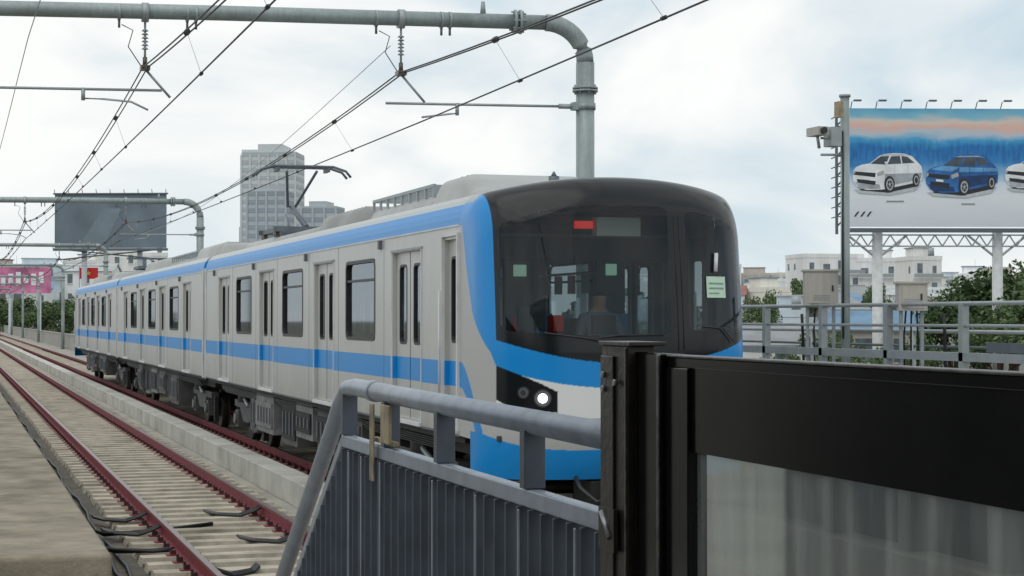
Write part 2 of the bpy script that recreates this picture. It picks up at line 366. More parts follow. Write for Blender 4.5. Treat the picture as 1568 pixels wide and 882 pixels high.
def ring(mb,x,nx,yc,zc,hw,hh,r,bd,mt,proud=0.006,deep=0.03):
    I=rr(hw,hh,r); O=rr(hw+bd,hh+bd,r+bd*0.6); n=len(I); X=x+nx*proud
    for i in range(n):
        j=(i+1)%n
        mb.face([(X,yc+I[i][0],zc+I[i][1]),(X,yc+I[j][0],zc+I[j][1]),(X,yc+O[j][0],zc+O[j][1]),(X,yc+O[i][0],zc+O[i][1])],mt)
        mb.face([(X,yc+O[i][0],zc+O[i][1]),(X,yc+O[j][0],zc+O[j][1]),(x,yc+O[j][0],zc+O[j][1]),(x,yc+O[i][0],zc+O[i][1])],mt)
        mb.face([(X,yc+I[i][0],zc+I[i][1]),(X,yc+I[j][0],zc+I[j][1]),(x-nx*deep,yc+I[j][0],zc+I[j][1]),(x-nx*deep,yc+I[i][0],zc+I[i][1])],mt)
ZS=ztop(1.0)
def car(y0,y1,doors,wins,cabd,bog,roofspec,railz):
    B=MB(); G=MB(); D=MB()
    for nx in (-1,1):
        x=TX+nx*HW
        holes=[(c-0.67,c+0.67,1.27,3.24) for c in doors]+[(c-0.86,c+0.86,2.17,3.2) for c in wins]+[(a,b,1.27,3.3) for a,b in cabd]
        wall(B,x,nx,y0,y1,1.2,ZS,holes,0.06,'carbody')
        for c in wins:
            ring(D,x,nx,c,2.685,0.83,0.485,0.09,0.045,'rubber')
            xg=x-nx*0.035
            G.face([(xg,c-0.86,2.17),(xg,c+0.86,2.17),(xg,c+0.86,3.2),(xg,c-0.86,3.2)],'side_glass')
            D.box(min(x-nx*0.03,x-nx*0.005),max(x-nx*0.03,x-nx*0.005),c-0.86,c+0.86,2.93,2.96,'rubber')
        for c in doors:
            xd=x-nx*0.05
            for sg in (-1,1):
                a=c+(-0.665 if sg<0 else 0.006); b=c+(-0.006 if sg<0 else 0.665); m=(a+b)/2
                wall(B,xd,nx,a,b,1.27,3.24,[(m-0.17,m+0.17,2.15,3.08)],0.02,'carbody')
                ring(D,xd,nx,m,2.615,0.155,0.45,0.06,0.03,'rubber',0.004,0.02)
                xg=xd-nx*0.02; G.face([(xg,m-0.17,2.15),(xg,m+0.17,2.15),(xg,m+0.17,3.08),(xg,m-0.17,3.08)],'side_glass')
            D.box(min(xd-nx*0.03,xd+nx*0.003),max(xd-nx*0.03,xd+nx*0.003),c-0.006,c+0.006,1.27,3.24,'rubber')
            D.box(min(x,x+nx*0.015),max(x,x+nx*0.015),c-0.74,c+0.74,3.25,3.275,'galv')
            D.box(min(x,x+nx*0.03),max(x,x+nx*0.03),c-0.70,c+0.70,1.205,1.245,'flange_white')
            for q in (-0.71,0.71): D.box(min(x,x+nx*0.012),max(x,x+nx*0.012),c+q-0.012,c+q+0.012,1.25,3.245,'flange_white')
            D.box(min(x,x+nx*0.04),max(x,x+nx*0.04),c+1.24,c+1.32,3.31,3.42,'galv_dark')
        for a,b in cabd:
            xd=x-nx*0.05; m=(a+b)/2
            wall(B,xd,nx,a,b,1.27,3.3,[(m-0.15,m+0.15,2.2,3.1)],0.02,'carbody')
            ring(D,xd,nx,m,2.65,0.14,0.44,0.05,0.03,'rubber',0.004,0.02)
            xg=xd-nx*0.02; G.face([(xg,m-0.15,2.2),(xg,m+0.15,2.2),(xg,m+0.15,3.1),(xg,m-0.15,3.1)],'side_glass')
            for q in (a-0.04,b+0.04): D.box(min(x,x+nx*0.03),max(x,x+nx*0.03),q-0.02,q+0.02,1.25,3.33,'flange_white')
            D.box(min(x,x+nx*0.03),max(x,x+nx*0.03),a-0.06,b+0.06,3.331,3.36,'flange_white')
            D.cyl((x+nx*0.05,b+0.05,1.45),(x+nx*0.05,b+0.05,2.75),0.012,'flange_white',n=8)
        for c in wins:
            for q in (-1.35,1.35): D.box(min(x,x+nx*0.002),max(x,x+nx*0.002),c+q-0.004,c+q+0.004,1.2,3.44,'galv_dark')
        D.box(min(x,x+nx*0.004),max(x,x+nx*0.004),y0+0.02,y1-0.02,1.19,1.215,'galv_dark')
        D.box(min(x,x+nx*0.012),max(x,x+nx*0.012),y0+0.02,y1-0.02,3.43,3.447,'flange_white')
    n=36; ts=[math.sin(math.pi/2*(-1+2*i/n)) for i in range(n+1)]
    for i in range(n):
        a,b=ts[i],ts[i+1]
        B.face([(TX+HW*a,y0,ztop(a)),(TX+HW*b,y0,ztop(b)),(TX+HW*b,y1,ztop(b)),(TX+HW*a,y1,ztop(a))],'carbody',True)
    B.box(TX-HW+0.06,TX+HW-0.06,y0,y1,1.12,1.2,'under_dark')
    B.face([(TX-HW+0.08,y0,1.26),(TX+HW-0.08,y0,1.26),(TX+HW-0.08,y1,1.26),(TX-HW+0.08,y1,1.26)],'interior')
    B.face([(TX-HW+0.08,y0,3.36),(TX+HW-0.08,y0,3.36),(TX+HW-0.08,y1,3.36),(TX-HW+0.08,y1,3.36)],'interior')
    for ye in (y0,y1):
        if ye<18.1 or ye>77.7: continue
        prof=[(TX+HW*t,ye,ztop(t)) for t in ts]
        B.face([(TX-HW,ye,1.2)]+prof+[(TX+HW,ye,1.2)],'carbody')
        s=1 if ye==y0 else -1
        D.box(TX-HW-0.02,TX-HW+0.05,ye-0.04 if s>0 else ye-0.05,ye+0.05 if s>0 else ye+0.04,1.18,3.5,'flange_white')
    for sx in (-1,1):
        for c in wins:
            D.box(TX+sx*1.36-(0.0 if sx<0 else 0.45),TX+sx*1.36+(0.45 if sx<0 else 0),c-1.3,c+1.3,1.6,1.72,'seat')
            D.box(TX+sx*1.38-0.02,TX+sx*1.38+0.02,c-1.3,c+1.3,1.72,2.15,'seat')
    for c in wins:
        D.cyl((TX-0.75,c-1.2,1.27),(TX-0.75,c-1.2,3.35),0.02,'chrome',n=6); D.cyl((TX+0.75,c+1.2,1.27),(TX+0.75,c+1.2,3.35),0.02,'chrome',n=6)
    for sx in (-0.75,0.75):
        D.cyl((TX+sx,y0+1,3.0),(TX+sx,y1-1,3.0),0.018,'chrome',n=6)
        q=y0+1.2
        while q<y1-1: D.box(TX+sx-0.05,TX+sx+0.05,q,q+0.02,2.75,2.98,'flange_white'); q+=0.5
    B.build('carbody',train); G.build('side_windows',train); D.build('side_trim',train)
    R=MB()
    for (a,b,h,wd,mt,ta) in roofspec:
        R.frustum([(TX-wd,a,3.62),(TX+wd,a,3.62),(TX+wd,b,3.62),(TX-wd,b,3.62)],
                  [(TX-wd+0.2,a+ta,h),(TX+wd-0.2,a+ta,h),(TX+wd-0.2,b-0.1,h),(TX-wd+0.2,b-0.1,h)],mt)
    o=R.build('roof_units',train,bevel=0.12,seg=5)
    for p in o.data.polygons: p.use_smooth=True
    R=MB()
    for (a,b,h,wd,mt,ta) in roofspec:
        q=a+ta+0.4
        while q<b-0.5 and h>4.1:
            R.box(TX-wd+0.35,TX+wd-0.35,q,q+0.05,h,h+0.02,'galv_dark'); q+=0.25
    for (ra,rb,rz) in railz:
        for s in (-1,1):
            x=TX+s*0.72
            R.box(x-0.02,x+0.02,ra,rb,rz+0.06,rz+0.10,'galv')
            q=ra
            while q<rb: R.box(x-0.015,x+0.015,q,q+0.05,rz-0.06,rz+0.06,'galv'); q+=0.42
        q=ra
        while q<rb: R.box(TX-0.7,TX+0.7,q,q+0.04,rz+0.06,rz+0.09,'galv'); q+=0.42
    for s in (-1,1):
        R.box(TX+s*1.26-0.015,TX+s*1.26+0.015,y0+0.5,y1-0.5,3.72,3.77,'galv')
    R.build('roof_rails',train)
    U=MB()
    b1,b2=bog
    q=b1+2.3; 
    while q<b2-2.6:
        l=random.uniform(0.7,1.9); l=min(l,b2-2.0-q); zz=random.uniform(0.32,0.62); xo=random.uniform(0,0.12)
        mu='under_lt' if random.random()<0.35 else 'under'
        U.box(TX-HW+0.1+xo,TX-0.2,q,q+l,zz,1.12,mu); U.box(TX+0.2,TX+HW-0.1,q,q+l,zz,1.12,'under')
        U.box(TX-HW+0.07+xo,TX-HW+0.1+xo,q+0.08,q+l-0.08,zz+0.1,0.98,mu if random.random()<0.6 else 'under_dark')
        for k in range(int(l/0.3)): U.box(TX-HW+0.05+xo,TX-HW+0.07+xo,q+0.14+0.3*k,q+0.2+0.3*k,zz+0.18,0.9,'galv_dark')
        q+=l+random.uniform(0.12,0.4)
    U.box(TX-HW+0.3,TX+HW-0.3,y0+0.3,y1-0.3,0.95,1.12,'under_dark')
    for k in range(5): U.tube([(TX-HW+0.12+0.02*k,y0+1.5,1.08-0.03*k),(TX-HW+0.12+0.02*k,y1-1.5,1.08-0.03*k)],0.012,'cable',6)
    U.build('underframe_equipment',train,bevel=0.015)
    for bc in bog:
        W=MB()
        for s in (-1,1):
            xs=TX+s*0.98
            for wy in (bc-1.05,bc+1.05):
                W.cyl((TX+s*0.68,wy,0.43),(TX+s*0.81,wy,0.43),0.43,'wheel',n=32)
                W.cyl((TX+s*0.64,wy,0.43),(TX+s*0.68,wy,0.43),0.46,'wheel',n=32)
                W.cyl((TX+s*0.81,wy,0.43),(TX+s*0.83,wy,0.43),0.2,'under_dark',n=20)
                W.box(xs-0.12,xs+0.12,wy-0.17,wy+0.17,0.26,0.6,'under'); W.cyl((xs+s*0.12,wy,0.43),(xs+s*0.17,wy,0.43),0.11,'under_lt',n=16)
                for q in (-0.27,0.27): W.cyl((xs,wy+q,0.5),(xs,wy+q,0.76),0.07,'under_dark',n=12)
            W.box(xs-0.09,xs+0.09,bc-1.5,bc+1.5,0.66,0.8,'under'); W.frustum([(xs-0.1,bc-0.35,0.4),(xs+0.1,bc-0.35,0.4),(xs+0.1,bc+0.35,0.4),(xs-0.1,bc+0.35,0.4)],[(xs-0.1,bc-0.8,0.67),(xs+0.1,bc-0.8,0.67),(xs+0.1,bc+0.8,0.67),(xs-0.1,bc+0.8,0.67)],'under')
            W.cyl((xs,bc,0.8),(xs,bc,1.12),0.26,'rubber',n=20)
            W.cyl((xs+s*0.15,bc-0.6,0.75),(xs+s*0.15,bc+0.1,0.95),0.04,'galv',n=10)
            W.box(xs-0.05,xs+0.05,bc-1.75,bc-1.6,0.15,0.7,'under_dark')
        for wy in (bc-1.05,bc+1.05): W.cyl((TX-0.7,wy,0.43),(TX+0.7,wy,0.43),0.08,'wheel',n=14)
        W.box(TX-0.9,TX+0.9,bc-0.3,bc+0.3,0.5,0.9,'under_dark')
        W.build('bogie',train,bevel=0.01)
dl=[20.3,25.15,30.0,34.88]; wl=[22.78,27.6,32.43]
car(18.0,37.45,dl,wl,[(18.07,18.6)],(21.0,34.6),[(18.6,21.5,4.18,0.95,'roof_unit',1.7),(21.6,25.3,4.04,0.92,'roof_unit',0.1),(25.5,28.5,4.12,1.0,'roof',0.15),(28.8,33.2,4.0,0.95,'roof',0.15),(33.6,36.6,4.02,0.95,'roof_unit',0.15)],[(21.8,25.2,4.07)])
d2=[47.9+k for k in (-7.3,-2.43,2.43,7.3)]; w2=[47.9+k for k in (-4.87,0,4.87)]
car(37.85,57.95,d2,w2,[],(41.0,54.8),[(39.5,43.5,4.16,1.0,'roof_unit',0.15),(44,50,4.0,0.95,'roof',0.15),(50.5,55.5,4.16,1.0,'roof_unit',0.15)],[(44.2,49.8,4.04)])
m=lambda v:95.8-v
car(58.35,77.8,[m(v) for v in dl],[m(v) for v in wl],[(m(18.6),m(18.07))],(61.2,74.8),[(m(24.7),m(19.3),4.16,1.0,'roof_unit',0.15),(m(31.4),m(28.4),4.12,1.0,'roof_unit',0.15),(m(36.4),m(33.6),4.0,1.0,'roof',0.15)],[(m(28),m(25),4.0)])
g=MB()
for yc in (37.65,58.15):
    for k in range(5):
        y=yc-0.2+0.08*k; g.box(TX-1.25,TX+1.25,y+0.005,y+0.055,1.25,3.6,'bellows'); g.box(TX-1.18,TX+1.18,y+0.055,y+0.085,1.3,3.55,'rubber')
g.build('gangway_bellows',train)
# ---- cab
def base(t): return 17.45-0.8*(max(0,1-abs(t)**3))**0.4545
def lean(z): return (0.17*((z-2.1)/1.6)**1.3 if z>2.1 else 0)+(0.12*((1.3-z)/0.5)**2 if z<1.3 else 0)
def fronty(t,z):
    zt=ztop(t); q=min(1,max(0,(z-(zt-0.42))/0.42))
    return base(t)+lean(z)+0.34*(1-math.sqrt(max(0,1-q*q)))
def interp(z,tab):
    if z<=tab[0][0]: return tab[0][1]
    for (a,b),(c,d) in zip(tab,tab[1:]):
        if z<=c: return b+(d-b)*(z-a)/(c-a)
    return tab[-1][1]
def inpoly(x,y,P):
    c=False;j=len(P)-1
    for i in range(len(P)):
        if (P[i][1]>y)!=(P[j][1]>y) and x<(P[j][0]-P[i][0])*(y-P[i][1])/(P[j][1]-P[i][1])+P[i][0]: c=not c
        j=i
    return c
HLP=[(0.82,1.50),(0.82,1.71),(1.0,1.80),(1.36,1.965),(1.36,1.62),(1.24,1.54)]
BLK=((0.008,0.010,0.011),0.18); BL=(BLUE,0.28); WH=((0.76,0.77,0.76),0.35); SI=((0.44,0.44,0.43),0.36); RF=((0.42,0.43,0.43),0.5); TRIM=((0.20,0.23,0.22),0.3)
def cabcol(t,yb,y,z):
    at=abs(t)
    Zl=1.99+0.28*at**2.2; Zb=1.74+0.24*at**2.5
    if at<0.925:
        if z>Zl:
            if 17.62<y<17.68 and z>3.6: return TRIM
            return BLK if y<17.72 else RF
        if inpoly(at*HW,z,HLP): return BLK
        if z>Zb: return BL
        if z>1.44 : return WH
        if z>1.12+0.16*at**5: return SI
        return BL
    if z>3.44: return BL if (z<3.67 or yb<17.5) else RF
    if z>1.97 and yb<interp(z,[(1.97,17.06),(2.1,17.12),(2.5,17.5),(3.0,17.72),(3.4,17.85)]): return BL
    zc=1.85-1.15*max(0,17.95-yb)**1.5
    if abs(z-zc)<0.135 and yb>17.25: return BL
    if z<1.12+0.16*at**5 and yb<17.6: return BL
    return SI
def pane(s,z):
    t=s/HW
    if -1.33<s<0.40:
        top=3.60-0.22*(abs(s)/1.35)**3; bot=2.27+0.05*(abs(s)/1.3)**2
        d=min(s+1.33,0.40-s); r=0.09
        if d<r: k=r-math.sqrt(max(0,r*r-(r-d)**2)); top-=k; bot+=k
        return bot<z<top
    if 0.60<s<1.30:
        top=3.58-0.22*(s/1.35)**3; bot=2.31+0.05*(s/1.3)**2
        d=min(s-0.60,1.30-s); r=0.08
        if d<r: k=r-math.sqrt(max(0,r*r-(r-d)**2)); top-=k; bot+=k
        return bot<z<top
    return False
def cabmesh():
    NU,NV,NE=300,330,30
    V=[];F=[];MI=[];C=[];R=[]
    zb=0.82
    T=[math.sin(math.pi/2*(-1+2*i/NU)) for i in range(NU+1)]
    for i,t in enumerate(T):
        for j in range(NV+1):
            z=zb+(ztop(t)-zb)*j/NV; y=fronty(t,z); V.append((TX+HW*t,y,z)); c=cabcol(t,base(t),y,z); C.append(c[0]);R.append(c[1])
    for i in range(NU):
        for j in range(NV):
            a=i*(NV+1)+j; F.append((a,a+NV+1,a+NV+2,a+1))
            t=(T[i]+T[i+1])/2; z=(V[a][2]+V[a+NV+2][2])/2
            MI.append(1 if pane(t*HW,z) else 0)
    bd=[j for j in range(NV+1)]+[i*(NV+1)+NV for i in range(1,NU+1)]+[NU*(NV+1)+j for j in range(NV-1,-1,-1)]
    prev=bd
    bt=[(V[k][0]-TX)/HW for k in bd]
    for e in range(1,NE+1):
        cur=[]
        for k,t in zip(bd,bt):
            x,y,z=V[k]; ye=18.0 if z>1.2 else max(17.6,y+0.01)
            yy=y+(ye-y)*e/NE; cur.append(len(V)); V.append((x,yy,z)); c=cabcol(t,max(yy-lean(z)*(1-e/NE),17.45),yy,z); C.append(c[0]);R.append(c[1])
        for q in range(len(bd)-1): F.append((prev[q],prev[q+1],cur[q+1],cur[q])); MI.append(0)
        prev=cur
    me=bpy.data.meshes.new('cab_shell'); me.from_pydata(V,[],F); me.materials.append(MATS['cab_shell']); me.materials.append(MATS['windshield'])
    me.polygons.foreach_set('material_index',MI); me.polygons.foreach_set('use_smooth',[True]*len(F))
    ca=me.color_attributes.new('Col','FLOAT_COLOR','POINT'); fl=[]
    for c in C: fl+= [c[0],c[1],c[2],1]
    ca.data.foreach_set('color',fl)
    ra=me.attributes.new('Rgh','FLOAT','POINT'); ra.data.foreach_set('value',R)
    me.update(); return me
cm=cabmesh()
o=bpy.data.objects.new('cab_shell',cm); S.collection.objects.link(o); o.parent=train
o=bpy.data.objects.new('rear_cab_shell',cm); S.collection.objects.link(o); o.parent=train; o.scale=(1,-1,1); o.location=(0,95.8,0)
def fp(s,z,off=0.0):
    t=s/HW; p=Vector((TX+s,fronty(t,z),z)); a=Vector((TX+s+0.01,fronty((s+0.01)/HW,z),z))-p; b=Vector((TX+s,fronty(t,z+0.01),z+0.01))-p
    n=a.cross(b).normalized(); 
    if n.y>0: n=-n
    return p+n*off,n
def patch(mb,s0,s1,z0,z1,off,mt,n=4):
    for i in range(n):
        a=s0+(s1-s0)*i/n; b=s0+(s1-s0)*(i+1)/n
        mb.face([fp(a,z0,off)[0],fp(b,z0,off)[0],fp(b,z1,off)[0],fp(a,z1,off)[0]],mt,True)
g=MB()
for sx in (-1,1):
    for (s,z,r,mt) in ((0.965,1.645,0.078,'lamp_lit'),(1.14,1.70,0.048,'lamp_off')):
        p,n=fp(sx*s,z,0.0)
        g.cyl(p-n*0.02,p+n*0.010,r+0.014,'lamp_off',n=24); g.cyl(p+n*0.010,p+n*0.014,r,'chrome',n=24); g.cyl(p+n*0.014,p+n*0.018,r*0.62,mt,n=24)
patch(g,0.82,1.07,2.66,2.88,0.012,'paper'); patch(g,0.85,1.04,2.80,2.815,0.016,'paper_text'); patch(g,0.85,1.04,2.75,2.765,0.016,'paper_text'); patch(g,0.85,0.98,2.70,2.712,0.016,'paper_text')
g.cyl(fp(0.93,2.93,0.03)[0],fp(0.95,3.12,0.03)[0],0.022,'flange_white',n=8)
def linef(pts,r,mt,off=0.03): g.tube([fp(s,z,off)[0] for s,z in pts],r,mt,6)
linef([(-0.1,2.16),(-0.5,2.24),(-0.95,2.30)],0.009,'rubber'); linef([(-0.5,2.24),(-0.2,2.27),(0.3,2.28)],0.010,'rubber',0.02)
linef([(1.15,2.2),(1.0,2.34),(0.75,2.36)],0.007,'rubber')
for s0 in (0.47,0.53): linef([(s0,2.1+0.02),(s0,2.8),(s0,3.5)],0.006,'under_dark',0.004)
patch(g,0.02,0.22,1.50,1.535,0.004,'text_grey'); 
g.cyl((TX-0.35,18.2,3.88),(TX-0.35,18.2,4.0),0.06,'galv_dark',n=12); g.cyl((TX-0.35,18.2,4.0),(TX-0.35,18.2,4.05),0.035,'galv_dark',r1=0.01,n=12)
g.build('cab_fittings',train)
g=MB()
g.box(TX-1.3,TX+1.3,17.2,18.0,0.78,0.84,'under_dark')
g.cyl((TX,17.3,0.95),(TX,16.35,0.95),0.09,'galv',n=16); g.box(TX-0.17,TX+0.17,16.1,16.42,0.8,1.12,'galv'); g.box(TX-0.3,TX-0.17,16.2,16.36,0.86,1.0,'galv'); g.cyl((TX+0.08,16.1,0.96),(TX+0.08,15.98,0.96),0.09,'galv',r1=0.03,n=16)
g.box(TX-0.45,TX+0.45,16.75,17.3,0.55,0.8,'under_dark')
g.tube([(TX-0.6,16.9,0.9),(TX-0.62,16.6,0.75),(TX-0.5,16.45,0.62),(TX-0.3,16.45,0.7),(TX-0.2,16.5,0.85)],0.022,'rubber')
g.build('coupler',train,bevel=0.01)
g=MB()
yb=18.75
for (a,b,c,d) in [(-1.38,1.38,1.26,2.2),(-1.38,1.38,3.1,3.5),(-1.38,-1.2,2.2,3.1),(-0.75,-0.35,2.2,3.1),(0.35,0.7,2.2,3.1),(1.2,1.38,2.2,3.1)]:
    g.box(TX+a,TX+b,yb,yb+0.05,c,d,'interior_cab')
g.box(TX-0.35,TX+0.35,yb,yb+0.05,2.2,2.45,'interior_cab')
g.box(TX-1.36,TX+1.36,17.0,18.7,1.2,1.26,'interior_dark')
g.frustum([(TX-1.2,16.95,1.3),(TX+1.2,16.95,1.3),(TX+1.2,17.6,1.3),(TX-1.2,17.6,1.3)],[(TX-1.2,16.95,2.2),(TX+1.2,16.95,2.2),(TX+1.2,17.45,2.1),(TX-1.2,17.45,2.1)],'interior_cab')
for (s,z,w_,h_) in ((-0.57,2.98,0.15,0.13),(0.52,3.0,0.13,0.13)): g.box(TX+s-w_/2,TX+s+w_/2,18.71,18.745,z-h_/2,z+h_/2,'cab_glow_square')  # pale squares added on the bulkhead, given a faint glow to show up
for (s,z,w_,h_) in ((-0.9,2.45,0.3,0.26),(-0.1,2.38,0.26,0.2)): g.box(TX+s-w_/2,TX+s+w_/2,17.3,17.36,z-h_/2,z+h_/2,'interior_dark')
g.box(TX-0.46,TX-0.26,17.2,17.26,3.38,3.46,'red_led'); g.box(TX-0.24,TX+0.25,17.15,17.3,3.30,3.50,'interior')
g.box(TX-0.60,TX-0.48,17.5,17.7,2.3,2.48,'redcloth'); g.box(TX-1.05,TX-0.93,17.4,17.55,2.28,2.46,'redcloth')
g.box(TX-0.7,TX-0.4,18.1,18.2,1.7,2.5,'seat'); g.box(TX+0.1,TX+0.55,17.9,18.3,1.7,1.82,'seat'); g.box(TX+0.1,TX+0.55,18.25,18.33,1.82,2.5,'seat')
g.box(TX-1.2,TX+0.5,16.98,17.35,2.2,2.27,'console_green'); g.box(TX-1.33,TX-1.27,17.25,17.9,2.3,3.4,'interior')
g.build('cab_interior',train,bevel=0.01)
# pantograph
g=MB(); py=34.6; pz=4.02
g.box(TX-0.7,TX+0.7,py-0.9,py-0.8,pz+0.1,pz+0.2,'galv_dark'); g.box(TX-0.7,TX+0.7,py+0.8,py+0.9,pz+0.1,pz+0.2,'galv_dark')
for s in (-0.6,0.6):
    g.box(TX+s-0.04,TX+s+0.04,py-0.8,py+0.8,pz+0.1,pz+0.18,'galv_dark')
    for q in (-0.7,0.7): g.cyl((TX+s,py+q,pz-0.1),(TX+s,py+q,pz+0.1),0.07,'insul',n=10)
elb=(py+1.0,4.72); hd=(py-0.1,5.36)
g.cyl((TX,py-0.6,pz+0.2),(TX,elb[0],elb[1]),0.055,'galv_dark',n=10)
for s in (-1,1): g.cyl((TX+s*0.08,elb[0],elb[1]),(TX+s*0.3,hd[0],hd[1]),0.028,'galv_dark',n=8)
g.cyl((TX-0.3,py-0.4,pz+0.2),(TX-0.1,elb[0]+0.1,elb[1]-0.15),0.02,'galv_dark',n=8)
for q in (-0.18,0.18):
    y=hd[0]+q
    g.tube([(TX-0.95,y,hd[1]-0.12),(TX-0.85,y,hd[1]+0.0),(TX-0.6,y,hd[1]+0.08),(TX+0.6,y,hd[1]+0.08),(TX+0.85,y,hd[1]),(TX+0.95,y,hd[1]-0.12)],0.026,'galv_dark',8)
for s in (-0.5,0.5): g.box(TX+s-0.03,TX+s+0.03,hd[0]-0.2,hd[0]+0.2,hd[1]-0.02,hd[1]+0.06,'galv_dark')
g.build('pantograph',train)
g=MB(); py=61.0
g.box(TX-0.6,TX+0.6,py-0.9,py+0.9,4.1,4.2,'galv_dark'); g.cyl((TX,py-0.8,4.2),(TX,py+1,4.5),0.05,'galv_dark'); g.box(TX-0.9,TX+0.9,py-0.2,py+0.2,4.45,4.5,'galv_dark'); g.build('folded_pantograph',train)
def driver(loc):
    J={'pel':(0,0,0.0,0.15),'sp':(0,-0.02,0.25,0.15),'ch':(0,-0.04,0.45,0.16),'nk':(0,-0.04,0.58,0.06),'hd':(0,-0.06,0.70,0.095),'ht':(0,-0.05,0.80,0.08),
       'ls':(-0.19,-0.04,0.50,0.065),'le':(-0.25,-0.12,0.27,0.05),'lw':(-0.18,-0.36,0.25,0.035),'lh':(-0.16,-0.45,0.26,0.04),
       'rs':(0.19,-0.04,0.50,0.065),'re':(0.25,-0.12,0.27,0.05),'rw':(0.18,-0.36,0.25,0.035),'rh':(0.16,-0.45,0.26,0.04),
       'lk':(-0.12,-0.45,0.02,0.08),'lf':(-0.12,-0.42,-0.4,0.05),'rk':(0.12,-0.45,0.02,0.08),'rf':(0.12,-0.42,-0.4,0.05)}
    E=[('pel','sp'),('sp','ch'),('ch','nk'),('nk','hd'),('hd','ht'),('ch','ls'),('ls','le'),('le','lw'),('lw','lh'),('ch','rs'),('rs','re'),('re','rw'),('rw','rh'),('pel','lk'),('lk','lf'),('pel','rk'),('rk','rf')]
    ks=list(J); me=bpy.data.meshes.new('train_driver'); me.from_pydata([J[k][:3] for k in ks],[(ks.index(a),ks.index(b)) for a,b in E],[])
    ob=bpy.data.objects.new('train_driver',me); S.collection.objects.link(ob); ob.location=loc
    sk=ob.modifiers.new('s','SKIN'); 
    if not me.skin_vertices: me.skin_vertices.new()
    for i,k in enumerate(ks):
        r=J[k][3]; me.skin_vertices[0].data[i].radius=(r,r); me.skin_vertices[0].data[i].use_root=(i==0)
    ss=ob.modifiers.new('u','SUBSURF'); ss.levels=2; ss.render_levels=2
    m_=mat('driver_mat',(0.16,0.22,0.30),0.8); nt=m_.node_tree; N=nt.nodes; L=nt.links
    tc=N.new('ShaderNodeTexCoord'); sx=N.new('ShaderNodeSeparateXYZ'); L.new(tc.outputs['Object'],sx.inputs[0])
    cr=N.new('ShaderNodeValToRGB'); cr.color_ramp.interpolation='CONSTANT'; L.new(sx.outputs['Z'],cr.inputs[0])
    cr.color_ramp.elements[0].color=(0.10,0.13,0.18,1); cr.color_ramp.elements[1].position=0.57; cr.color_ramp.elements[1].color=(0.36,0.21,0.15,1); e=cr.color_ramp.elements.new(0.74); e.color=(0.01,0.01,0.01,1)
    L.new(cr.outputs[0],N['Principled BSDF'].inputs['Base Color']); me.materials.append(m_)
driver((TX+0.1,18.05,1.95))

